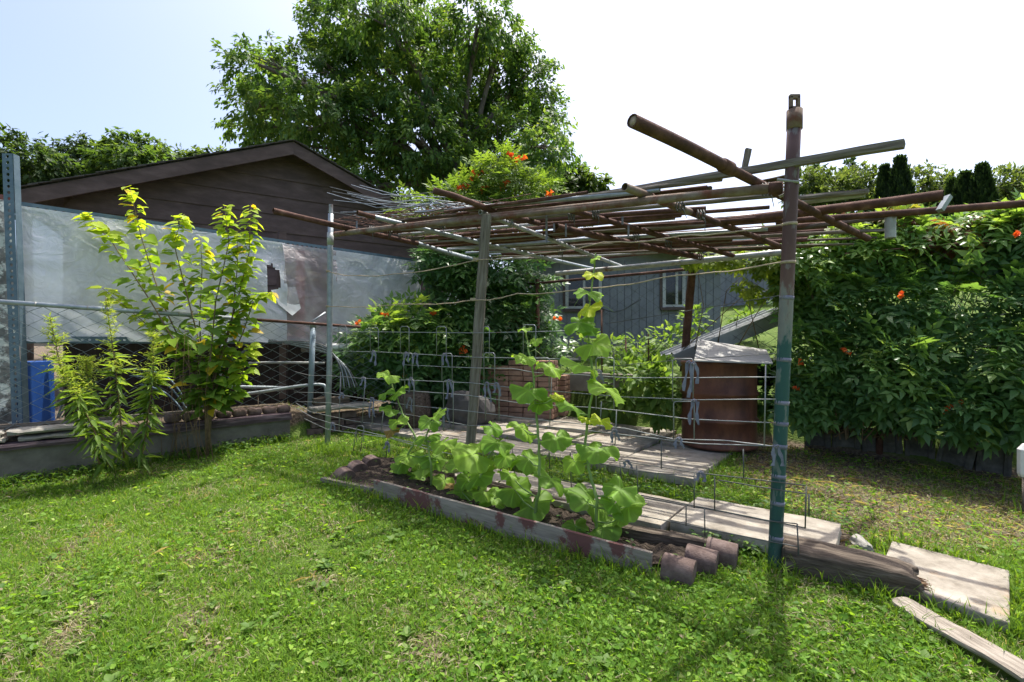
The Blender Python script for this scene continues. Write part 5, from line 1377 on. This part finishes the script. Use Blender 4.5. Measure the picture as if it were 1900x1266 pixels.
# ------------------------------------------------------------------ leafy plants by the drum and in the back garden
def leafy(name, label, base, blobs, stops, leaf=.1, tmpl=T_OVAL, group=None, cat='plant', mat=M_leaf):
    t = thing(name, label, cat, base, group); mb_ = MB(); P_, A_, B_, C_ = [], [], [], []
    for (c, r, n, b) in blobs:
        bb = ball(n, .2); P_.append(np.array(c) + bb * np.array(r)); A_.append(bb + rvec(n) * .5 + np.array([0, -.2, -.1])); B_.append(np.array([0, -.25, 1.0]) + rvec(n) * .45); C_.append(np.clip(b + rng.normal(0, .2, n), 0, 1))
        for k in range(4):
            q = Vector(c) + Vector(ball(1)[0] * np.array(r)) * .8; mb_.tube([Vector(base), (Vector(base) + q) / 2 + V(0, 0, .05), q], [.008, .006, .003], 5)
    part('stem', mb_, stemg, t); P_ = np.concatenate(P_)
    cloud('foliage', tmpl, P_, np.concatenate(A_), np.concatenate(B_), leaf * rng.uniform(.6, 1.2, len(P_)), pal(np.concatenate(C_), stops), mat, t)
    return t
LP = [(0, (.05, .11, .025)), (.5, (.11, .20, .045)), (1, (.22, .32, .09))]
leafy('pepper_plant', 'bushy green pepper plant in front of the drum', hz(1222, 806, .27), [blob(1225, 735, 28, 55, 5.3, .2, 190, .45), blob(1205, 700, 35, 30, 5.4, .2, 120, .6)], LP, .15)
leafy('pepper_plant', 'smaller leafy plant behind the kerb left of the drum', hz(1170, 775, .35), [blob(1165, 700, 40, 40, 5.9, .2, 150, .4), blob(1150, 740, 30, 25, 5.8, .2, 80, .3)], LP, .13)
leafy('garden_plant', 'pale leafy weeds along the back garden under the blue shed', at(1180, 690, 6.9), [blob(1130, 650, 45, 25, 6.9, .3, 170, .6), blob(1190, 650, 45, 28, 6.9, .3, 190, .7), blob(1240, 640, 40, 40, 6.6, .3, 190, .7), blob(1090, 640, 30, 30, 7.1, .3, 110, .5), blob(1290, 600, 25, 35, 6.2, .2, 90, .6)], LP, .11)
leafy('garden_plant', 'round leafy bush on the slope beside the blue shed corner', at(1390, 600, 9.5), [blob(1390, 595, 35, 18, 9.5, .4, 260, .5), blob(1380, 610, 30, 14, 9.5, .4, 120, .5)], LP, .13)
leafy('garden_plant', 'dark green plant below the metal sheet behind the drum', at(1425, 770, 5.15), [blob(1420, 730, 22, 60, 5.2, .15, 150, .2)], DG, .12)

# ------------------------------------------------------------------ goldenrod by the left wall
def goldenrod(label, pts, Y0, seed, n=165):
    r = np.random.default_rng(seed); P = [at(x, y, Y0) for (x, y) in pts]
    b = P[0].copy(); t = thing('goldenrod', label, 'plant', b, 'goldenrod growing at the left wall')
    out = []
    for i in range(len(P) - 1):
        for k in range(8): out.append(P[i].lerp(P[i + 1], k / 8))
    out.append(P[-1]); m = len(out)
    part('stem', MB().tube(out, [.007 * (1 - .7 * i / m) for i in range(m)], 6), pmat('goldenrod_stem', [(.3, (.10, .055, .035)), (.6, (.16, .12, .05))], 10, rough=.7), t)
    f = r.random(n) ** .7 * .97 + .02; o_ = np.array([list(p) for p in out]); ii = f * (m - 1); i0 = np.minimum(ii.astype(int), m - 2); fr = (ii - i0)[:, None]
    p = o_[i0] * (1 - fr) + o_[i0 + 1] * fr; th = r.random(n) * 2 * PI
    ax_ = np.stack([np.cos(th), np.sin(th), .3 - .9 * (1 - f) + .6 * (f > .75) + r.normal(0, .35, n)], 1)
    ln = np.where(f > .72, .10, .20) * r.uniform(.35, 1.2, n) * (1 - .4 * f)
    col = pal(f * .6 + r.normal(.15, .18, n), [(0, (.09, .15, .035)), (.5, (.16, .26, .05)), (1, (.31, .40, .08))])
    cloud('leaf_cluster', T_LANCE, p, ax_, np.stack([0 * th, 0 * th - .2, 1 + 0 * th], 1) + .3 * unit(r.normal(size=(n, 3))), ln, col, M_leaf, t, wid=ln * 1.35)
    # feathery branches of the plume
    k = 40; f2 = r.uniform(.62, 1.0, k); base = np.array([o_[int(x * (m - 1))] for x in f2]); th = r.random(k) * 2 * PI; pl, pa = [], []
    for q in range(k):
        ln2 = .16 * (1.15 - f2[q]) * 2.2; dv = np.array([math.cos(th[q]), math.sin(th[q]), .8]); dv /= np.linalg.norm(dv)
        for j in range(9): pl.append(base[q] + dv * ln2 * j / 9); pa.append(dv * .6 + unit(r.normal(size=(1, 3)))[0] * .8)
    pl = np.array(pl); cloud('plume', T_LANCE, pl, np.array(pa), np.array([[0, -.2, 1]]) + .4 * unit(r.normal(size=(len(pl), 3))), r.uniform(.025, .05, len(pl)), pal(r.random(len(pl)), [(0, (.19, .27, .06)), (1, (.34, .40, .10))]), M_leaf, t, wid=r.uniform(.03, .06, len(pl)), kind='stuff')
goldenrod('leftmost tall goldenrod with a plume beside the slotted post', [(185, 862), (150, 770), (112, 680), (92, 585)], 4.05, 1)
goldenrod('tallest goldenrod, its plume crossing the fence rail', [(230, 850), (222, 760), (214, 680), (196, 552)], 4.2, 2)
goldenrod('bushy goldenrod right of the tallest one', [(262, 856), (275, 770), (284, 700), (285, 615)], 4.15, 3, 220)
goldenrod('short leaning goldenrod with a low yellow plume', [(205, 866), (175, 800), (145, 735), (112, 682)], 3.95, 4, 190)
goldenrod('small goldenrod shoot between the leaning one and the tallest', [(200, 860), (180, 780), (165, 710), (158, 665)], 4.1, 5, 110)

# ------------------------------------------------------------------ lime green shrub
sh = thing('mulberry_shrub', 'leggy shrub with lime green heart-shaped leaves in front of the plastic screen', 'shrub', gp(385, 850))
S0 = gp(385, 850); S0z = S0.y
stemsP = [[(385, 845), (350, 680), (280, 560), (205, 445), (157, 398)], [(385, 845), (355, 690), (300, 560), (262, 440), (241, 348)], [(385, 845), (380, 690), (345, 540), (322, 450), (342, 398)], [(385, 845), (395, 690), (400, 560), (425, 450), (416, 383)],
          [(385, 845), (400, 690), (440, 560), (462, 470), (466, 380)], [(385, 845), (410, 700), (450, 620), (470, 560), (500, 545)], [(385, 845), (370, 720), (330, 640), (270, 600), (190, 535)], [(390, 845), (420, 740), (450, 690), (462, 640)], [(385, 845), (375, 700), (370, 600), (375, 500), (372, 440)], [(385, 845), (385, 700), (430, 600), (440, 500), (440, 430)]]
mb = MB(); lp_, la, lc, ls = [], [], [], []
for k, sp in enumerate(stemsP):
    yo = S0z + random.uniform(-.05, .25) + .05 * k * .3
    P = [S0.copy(), at(384 + random.uniform(-9, 12), 735 + random.uniform(-25, 15), S0z + .05)] + [at(x, y, yo) for (x, y) in sp[2 if len(sp) == 5 else 1:]]
    mb.tube(P, [.013, .008, .006, .004, .002][:len(P)] if len(P) == 5 else [.014, .009, .006, .002], 6)
    nl = 115 if k < 5 else 100
    for j in range(nl):
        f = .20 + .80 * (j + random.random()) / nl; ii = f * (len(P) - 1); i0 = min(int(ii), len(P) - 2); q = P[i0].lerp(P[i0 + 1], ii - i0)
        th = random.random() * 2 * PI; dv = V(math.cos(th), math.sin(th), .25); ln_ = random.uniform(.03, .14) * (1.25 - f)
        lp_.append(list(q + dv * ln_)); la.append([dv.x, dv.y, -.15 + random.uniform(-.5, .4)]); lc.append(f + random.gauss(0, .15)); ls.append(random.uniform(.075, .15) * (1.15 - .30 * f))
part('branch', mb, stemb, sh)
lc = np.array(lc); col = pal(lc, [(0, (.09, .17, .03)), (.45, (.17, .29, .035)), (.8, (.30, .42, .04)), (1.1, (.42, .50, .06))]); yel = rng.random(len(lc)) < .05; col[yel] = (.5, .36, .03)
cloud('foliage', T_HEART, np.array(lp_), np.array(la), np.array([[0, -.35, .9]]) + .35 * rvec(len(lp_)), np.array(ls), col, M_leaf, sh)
mb = MB()
for k in range(20):                                       # dead twigs between shrub and wall
    a = gp(random.uniform(290, 390), 858); q = at(random.uniform(300, 400), random.uniform(600, 760), a.y + random.uniform(0, .2)); mb.tube([a + V(0, .05, 0), a.lerp(q, .5) + V(random.uniform(-.05, .05), 0, 0), q], [.003, .0022, .001], 4)
o = part('dead_twigs', mb, pmat('dry_twig', [(.3, (.13, .08, .045)), (.6, (.24, .16, .09))], 10, rough=.9), None); tag(o, 'tangle of dead brown twigs between the shrub and the goldenrod', 'twigs')

# ------------------------------------------------------------------ squash plants in the bed
def squash_mesh(seed, kind=0):
    r = np.random.default_rng(seed); n = 62; rings = (.3, .62, .86, 1.0); vs_ = [(0, 0, 0)]; cl = [1.25]
    for q in rings:
        for k in range(n):
            th = -PI / 2 + .16 + (2 * PI - .32) * k / (n - 1); lob = .76 + .18 * abs(math.cos((th - PI / 2) * 2.5)) ** .55 + .04 * math.sin(2 * th + seed) + .012 * r.normal()
            rr = q * lob * (1 if q < 1 else 1 + .035 * math.cos(k * 1.57)); nd = abs(math.atan2(math.sin(th + PI / 2), math.cos(th + PI / 2)))
            rr *= .55 + .45 * min(1, nd / .7)
            z = .07 * q * q * math.sin(3 * th + seed) + .07 * q * math.sin(5 * th + 2 * seed) * q - .16 * q * q + (.025 * math.sin(k * 1.1 + seed) * (q == 1.0)) + .08 * q
            vs_.append((rr * .55 * math.cos(th), rr * .55 * math.sin(th), z)); ve = abs(math.cos((th - PI / 2) * 2.5)) > .99
            cl.append((1.55 if ve and q < .9 else .97) * r.uniform(.92, 1.08) * (1.15 if q == 1.0 else 1))
    fs = [(0, 1 + k, 2 + k) for k in range(n - 1)]
    for i in range(3):
        for k in range(n - 1): a_ = 1 + i * n + k; fs.append((a_, a_ + n, a_ + n + 1, a_ + 1))
    me_ = bpy.data.meshes.new('leaf'); me_.from_pydata(vs_, [], fs)
    base = np.array([(.165, .30, .042), (.25, .40, .058), (.42, .48, .04), (.28, .19, .07)][kind]); ca = me_.color_attributes.new('col', 'FLOAT_COLOR', 'POINT')
    c4 = np.ones((len(vs_), 4), np.float32); c4[:, :3] = base[None] * np.array(cl)[:, None]; ca.data.foreach_set('color', c4.reshape(-1)); me_.materials.append(M_leaf)
    return me_
SQ = {k: [squash_mesh(10 * k + i, k) for i in range(4)] for k in range(4)}
def squash(label, stem, leaves, off):
    b = fp(*stem[0], off); b.z = gz(b.x, b.y) + .02; t = thing('squash_plant', label, 'plant', b, 'squash plants in the bed')
    P = [b] + [fp(x, y, off * (1 - i / len(stem)) - .03) for i, (x, y) in enumerate(stem[1:])]
    out = []
    for i in range(len(P) - 1):
        for k in range(6): out.append(P[i].lerp(P[i + 1], k / 6) + Vector(rvec(1)[0]) * .004)
    out.append(P[-1]); m = len(out)
    part('stem', MB().tube(out, [.011 * (1 - .6 * i / m) for i in range(m)], 7), stemg, t)
    for k, lv in enumerate(leaves):
        px, py, w, kd = lv[:4]; lo = lv[4] if len(lv) > 4 else 0.0
        c = fp(px, py, off * .7 + lo - .05 + random.uniform(-.06, .06)); s = w * c.y / F * (1.10 + .2 * (py < 760))
        tilt = lv[5] if len(lv) > 5 else random.uniform(.35, .95)
        nrm_ = V(random.uniform(-.7, .7), -tilt * random.uniform(.3, 1.2), 1).normalized(); tip = V(random.uniform(-1, 1), -.6, -.3); tip = (tip - nrm_ * tip.dot(nrm_)).normalized(); x_ = tip.cross(nrm_)
        m4 = Matrix((x_ * s, tip * s, nrm_ * s)).transposed().to_4x4(); m4.translation = c
        put('leaf', SQ[kd][k % 4], None, t, mw=m4)
        q = min(out, key=lambda z: (z - c).length + .35 * max(0, z.z - c.z + .02)); mp = (q + c) / 2 - V(0, 0, .02)
        part('leaf_stalk', MB().tube([q, mp, c], [.006, .005, .004], 5), stemg, t)
    for k in range(3):                                       # tendrils
        q = out[int(m * random.uniform(.55, .98))]; dv = V(random.uniform(-1, 1), random.uniform(-.4, .1), random.uniform(-.4, .3)); part('tendril', MB().tube([q, q + dv * .06 + V(0, 0, .03), q + dv * .13, q + dv * .17 - V(0, 0, .03)], [.0022, .002, .0016, .001], 4), stemg, t)
squash('thin wilting squash plant on the left of the trellis', [(735, 890), (765, 830), (772, 812), (748, 770), (735, 735), (722, 700)], [(722, 697, 34, 1), (738, 727, 32, 0), (716, 730, 26, 0), (722, 760, 34, 0), (738, 780, 36, 1), (726, 800, 26, 3), (726, 874, 46, 1), (750, 857, 48, 0), (745, 897, 44, 3), (773, 880, 58, 0)], -.22)
squash('low bushy squash plant left of the wooden post', [(800, 910), (800, 860), (790, 810), (812, 766)], [(814, 766, 30, 1), (797, 783, 40, 0), (793, 812, 48, 0), (823, 822, 46, 1), (760, 845, 52, 1), (804, 850, 54, 0), (790, 865, 48, 1), (825, 893, 42, 1), (845, 905, 40, 3)], -.25)
squash('squash plant with broad leaves at the foot of the wooden post', [(885, 930), (890, 890), (905, 850), (930, 815)], [(878, 843, 78, 1, -.1), (922, 822, 58, 0), (914, 793, 40, 0), (889, 884, 60, 0), (858, 914, 50, 0), (937, 848, 40, 1), (850, 862, 44, 0), (915, 926, 60, 0), (895, 912, 44, 1), (868, 890, 40, 0)], -.28)
squash('climbing squash plant with its tip beside the wooden post', [(990, 960), (1002, 900), (1000, 830), (995, 760), (990, 700), (980, 645), (974, 605)], [(974, 610, 22, 1), (994, 632, 20, 1), (976, 664, 40, 1), (1022, 682, 42, 1), (981, 725, 52, 0), (1002, 746, 40, 0), (1034, 735, 22, 2), (971, 797, 56, 1), (1032, 813, 58, 0), (981, 852, 62, 0), (1022, 889, 58, 0), (954, 908, 60, 0), (989, 936, 72, 0), (941, 948, 38, 0), (945, 880, 40, 1)], -.28)
squash('tallest squash vine climbing up to the pergola roof', [(1105, 985), (1108, 930), (1095, 880), (1085, 820), (1100, 720), (1095, 650), (1090, 600), (1100, 520), (1105, 470)], [(1104, 480, 18, 1), (1101, 509, 30, 2), (1092, 543, 42, 0), (1093, 571, 42, 2), (1074, 599, 48, 0), (1092, 609, 32, 0), (1100, 640, 54, 1), (1077, 678, 56, 1), (1125, 722, 60, 1), (1059, 753, 50, 0), (1116, 780, 40, 2), (1087, 778, 26, 2), (1110, 834, 70, 0), (1065, 856, 46, 1), (1096, 930, 80, 0), (1151, 908, 60, 0), (1166, 940, 58, 0), (1067, 976, 44, 0), (1120, 979, 62, 0), (1152, 962, 36, 1), (1075, 915, 50, 0), (1140, 935, 46, 0)], -.28)

# ------------------------------------------------------------------ grass, weeds and litter
def allowed(X, Y):
    ok = ~inpoly(X, Y, bx_)
    for q in patio_polys + walk_polys: ok &= ~inpoly(X, Y, [(p.x, p.y) for p in q])
    ok &= ~inpoly(X, Y, [(p.x, p.y) for p in T3])
    for (p_, q_), w_ in ((PLK, .05), (LOG, .09)):
        d_ = (q_ - p_).normalized(); s_ = V(-d_.y, d_.x, 0) * w_; ok &= ~inpoly(X, Y, [(c.x, c.y) for c in (p_ - s_, q_ - s_, q_ + s_, p_ + s_)])
    sl = (X - W0[0]) * wnrm[0] + (Y - W0[1]) * wnrm[1]; tl = (X - W0[0]) * wd[0] + (Y - W0[1]) * wd[1]
    ok &= ~((sl > -.01) & (tl < WL + .1))
    s = (X - FA[0]) * fn[0] + (Y - FA[1]) * fn[1]
    return ok & (s < -.1)
def sample(n, y0=1.5, y1=7.5, e=.7):
    v = rng.random(n); Y = (y0 ** e + v * (y1 ** e - y0 ** e)) ** (1 / e); X = rng.uniform(-1, 1, n) * (1.12 * Y + .35)
    k = allowed(X, Y); return X[k], Y[k]
GP = [(0, (.06, .125, .016)), (.4, (.11, .21, .024)), (.75, (.18, .295, .038)), (1, (.28, .35, .085))]
X, Y = sample(430000)
dr_ = dirt_shade_amt(X, Y); keep = rng.random(len(X)) > dr_ * .97; X, Y, dr_ = X[keep], Y[keep], dr_[keep]
n = len(X); lush = ssum(X, Y, .9, 4.0); th = rng.random(n) * 2 * PI; lean = rng.uniform(.2, 1.1, n)
ax_ = np.stack([np.cos(th) * lean, np.sin(th) * lean, np.ones(n)], 1); ln = rng.uniform(.020, .058, n) * (1 + .35 * lush)
col = pal(.42 + .17 * ssum(X, Y, .6, 1) + rng.normal(0, .17, n) + .3 * dr_, GP); dead = rng.random(n) < (.07 + .3 * dr_ + .38 * np.clip(ssum(X, Y, 1.7, 9) - .1, 0, 1)); col[dead] = np.array([.33, .30, .19]) * rng.uniform(.6, 1.1, (dead.sum(), 1))
go_ = cloud('grass', T_BLADE, np.stack([X, Y, ground(X, Y) - .003], 1), ax_, np.stack([np.cos(th), np.sin(th), -.4 * np.ones(n)], 1) * -1, ln, col, M_grass, None, wid=rng.uniform(.0025, .0048, n) * (1 + .1 * Y)); go_['kind'] = 'stuff'; go_['label'] = 'mown grass of the lawn'
X, Y = sample(190000); cl_ = ssum(X, Y, 1.0, 7) + .55 * sstep(X, -1.3, .4) + .25 * sstep(-Y, -3, -2); dd = dirt_shade_amt(X, Y); keep = rng.random(len(X)) < np.clip(.25 + .6 * cl_, .08, .85) * (1 - .75 * dd); X, Y = X[keep], Y[keep]; n = len(X)
th = rng.random(n) * 2 * PI; ax_ = np.stack([np.cos(th), np.sin(th), rng.uniform(-.2, .8, n)], 1); hgt = rng.uniform(.004, .034, n)
col = pal(.45 + rng.normal(0, .22, n) + .15 * ssum(X, Y, .8, 3), [(0, (.06, .145, .018)), (.45, (.14, .28, .035)), (.8, (.24, .39, .055)), (1, (.42, .52, .17))])
wo_ = cloud('clover', T_OVAL, np.stack([X, Y, ground(X, Y) + hgt], 1), ax_, np.stack([0 * th, 0 * th, 1 + 0 * th], 1) + .8 * rvec(n), (sz_ := (.009 + .026 * rng.random(n) ** 2.0) * (1 + .05 * Y)), col, M_leaf, None, wid=sz_ * rng.uniform(.75, 1.3, n)); wo_['kind'] = 'stuff'; wo_['label'] = 'clover and broad-leaved weeds in the lawn'
# rosettes of broad weeds
nr = 230; X, Y = sample(nr, 1.6, 4.5); keep = dirt_shade_amt(X, Y) < .5; X, Y = X[keep], Y[keep]; nr = len(X); k = 7
XX = np.repeat(X, k); YY = np.repeat(Y, k); n = nr * k; th = rng.random(n) * 2 * PI; sz = np.repeat(rng.uniform(.025, .05, nr), k) * rng.uniform(.7, 1.1, n)
wr = cloud('broad_weeds', T_OVAL, np.stack([XX, YY, ground(XX, YY) + .02], 1), np.stack([np.cos(th), np.sin(th), rng.uniform(.1, .7, n)], 1), np.array([[0, 0, 1.0]]) + .25 * rvec(n), sz, pal(rng.normal(.5, .2, n), [(0, (.07, .14, .035)), (.5, (.13, .23, .05)), (1, (.24, .33, .10))]), M_leaf, None, wid=sz * 1.25); wr['kind'] = 'stuff'; wr['label'] = 'broad weed rosettes in the lawn'
# coarse clumps and flat dead thatch
X, Y = sample(1500, 1.6, 6.0); X, Y = [np.repeat(q, 22) + rng.normal(0, .022, len(q) * 22) for q in (X, Y)]; keep = allowed(X, Y) & (rng.random(len(X)) > .9 * dirt_shade_amt(X, Y)); X, Y = X[keep], Y[keep]; n = len(X); th = rng.random(n) * 2 * PI; lean = rng.uniform(.15, .95, n)
gc = cloud('grass_clumps', T_BLADE, np.stack([X, Y, ground(X, Y) - .004], 1), np.stack([np.cos(th) * lean, np.sin(th) * lean, np.ones(n)], 1), -np.stack([np.cos(th), np.sin(th), -.4 * np.ones(n)], 1), rng.uniform(.035, .085, n), pal(.38 + .2 * ssum(X, Y, 2.1, 5) + rng.normal(0, .18, n), GP), M_grass, None, wid=rng.uniform(.003, .0055, n) * (1 + .08 * Y)); gc['kind'] = 'stuff'; gc['label'] = 'coarser grass clumps in the lawn'
X, Y = sample(70000); keep = rng.random(len(X)) < np.clip(.12 + .8 * (ssum(X, Y, 1.7, 9) - .05) + .5 * dirt_shade_amt(X, Y), 0, 1); X, Y = X[keep], Y[keep]; n = len(X); th = rng.random(n) * 2 * PI
tc_ = cloud('thatch', T_BLADE, np.stack([X, Y, ground(X, Y) + rng.uniform(.004, .03, n)], 1), np.stack([np.cos(th), np.sin(th), rng.uniform(-.15, .25, n)], 1), np.array([[0, 0, 1.0]]) + .3 * rvec(n), rng.uniform(.025, .07, n), pal(rng.random(n), [(0, (.19, .16, .10)), (1, (.42, .38, .26))]), M_grass, None, wid=rng.uniform(.002, .004, n) * (1 + .1 * Y)); tc_['kind'] = 'stuff'; tc_['label'] = 'dead thatch lying in the lawn'
# taller tufts along edges: wall foot, log, slabs, pole
ed = []
def tuft(p, q, n, w):
    for _ in range(n):
        f = random.random(); c = Vector(p).lerp(Vector(q), f); ed.append((c.x + random.gauss(0, w), c.y + random.gauss(0, w)))
tuft(wl_pt(-1, -.06, 0), wl_pt(WL, -.06, 0), 1500, .05); tuft(gp(1490, 1070), gp(1730, 1140), 300, .04); tuft(gp(1742, 1130), gp(1885, 1185), 320, .03); tuft(gp(590, 835), gp(640, 850), 300, .06); tuft(gp(1880, 960), gp(1900, 900), 120, .06)
tuft(gp(610, 900), gp(1210, 1078), 900, .03); tuft(gp(690, 860), gp(720, 850), 160, .05); tuft(gp(1600, 1010), gp(1640, 1030), 80, .04); tuft(gp(1430, 1065), gp(1480, 1075), 100, .05); tuft(SA + SD * .2 - SP * .02, SA + SD * 1.2 - SP * .02, 160, .025); tuft(T3[1] + V(0, .03, 0), T3[2] + V(.02, .03, 0), 260, .025); tuft(T3[2] + V(.03, 0, 0), T3[3] + V(.03, -.02, 0), 160, .025); tuft(PC - PD * .05 - PP * .03, PC - PD * 1.5 - PP * .03, 200, .03); tuft(PC + PD * .03, PC + PD * .03 + PP * 1.2, 160, .03); tuft(gp(1670, 1135), gp(1890, 1262), 300, .05)
tuft(SA + SP * .62, SA + SP * .62 + SD * 3.2, 400, .05)
ed = np.array(ed); ed = ed[allowed(ed[:, 0], ed[:, 1])]; n = len(ed); th = rng.random(n) * 2 * PI; lean = rng.uniform(.1, .7, n)
tf = cloud('tall_grass', T_BLADE, np.stack([ed[:, 0], ed[:, 1], ground(ed[:, 0], ed[:, 1]) - .005], 1), np.stack([np.cos(th) * lean, np.sin(th) * lean, np.ones(n)], 1), -np.stack([np.cos(th), np.sin(th), -.4 * np.ones(n)], 1), rng.uniform(.05, .15, n), pal(rng.normal(.45, .25, n), GP), M_grass, None, wid=rng.uniform(.004, .008, n)); tf['kind'] = 'stuff'; tf['label'] = 'taller grass along the walls, boards and slabs'
# shade-loving weeds at the wall foot and in the joints and bed
ws = []
for _ in range(1500): c = wl_pt(random.uniform(-1, WL), -abs(random.gauss(0, .10)), 0); ws.append((c.x, c.y))
for _ in range(500): c = SA.lerp(SA + SD * 2.6, random.random()) + SP * (.62 + abs(random.gauss(0, .08))); ws.append((c.x, c.y))
for _ in range(250): c = gp(1290, 1000).lerp(gp(1420, 1040), random.random()); ws.append((c.x + random.gauss(0, .05), c.y + random.gauss(0, .04)))
for _ in range(350): i_ = random.choice(bx_); j_ = random.choice(bx_); c = i_.lerp(j_, random.uniform(.2, .8)); ws.append((c.x, c.y))
ws = np.array(ws); n = len(ws); th = rng.random(n) * 2 * PI
sw = cloud('ground_weeds', T_OVAL, np.stack([ws[:, 0], ws[:, 1], ground(ws[:, 0], ws[:, 1]) + rng.uniform(.02, .09, n)], 1), np.stack([np.cos(th), np.sin(th), rng.uniform(-.2, .5, n)], 1), np.array([[0, 0, 1.0]]) + .4 * rvec(n), rng.uniform(.02, .05, n), pal(rng.normal(.4, .25, n), [(0, (.04, .10, .025)), (.5, (.085, .17, .04)), (1, (.20, .30, .07))]), M_leaf, None); sw['kind'] = 'stuff'; sw['label'] = 'small leafy weeds along the wall foot and in the bed'
# dry litter on the bare ground at the right and flecks over the lawn
X, Y = sample(70000, 1.6, 5.5, 1.2); dd = dirt_shade_amt(X, Y); keep = rng.random(len(X)) < .04 + .75 * dd; X, Y = X[keep], Y[keep]; n = len(X); th = rng.random(n) * 2 * PI
lt_ = cloud('leaf_litter', T_OVAL, np.stack([X, Y, ground(X, Y) + rng.uniform(.004, .03, n)], 1), np.stack([np.cos(th), np.sin(th), rng.uniform(-.3, .5, n)], 1), np.array([[0, 0, 1.0]]) + .5 * rvec(n), rng.uniform(.012, .04, n), pal(rng.random(n), [(0, (.10, .075, .045)), (.45, (.24, .20, .13)), (.7, (.36, .33, .22)), (.85, (.19, .23, .09)), (1, (.16, .24, .06))]), M_grass, None, wid=rng.uniform(.008, .026, n)); lt_['kind'] = 'stuff'; lt_['label'] = 'dry leaves and clippings on the bare ground'
X, Y = sample(9000, 2.5, 5.5, 1.2); dd = dirt_shade_amt(X, Y); keep = rng.random(len(X)) < .02 + .6 * dd; X, Y = X[keep], Y[keep]; n = len(X); th = rng.random(n) * 2 * PI
tw = cloud('straw', T_LANCE, np.stack([X, Y, ground(X, Y) + rng.uniform(.006, .03, n)], 1), np.stack([np.cos(th), np.sin(th), rng.uniform(-.1, .25, n)], 1), np.array([[0, 0, 1.0]]) + .3 * rvec(n), rng.uniform(.04, .13, n), pal(rng.random(n), [(0, (.20, .16, .10)), (1, (.42, .37, .25))]), M_grass, None, wid=rng.uniform(.02, .045, n)); tw['kind'] = 'stuff'; tw['label'] = 'dry straw on the bare ground'
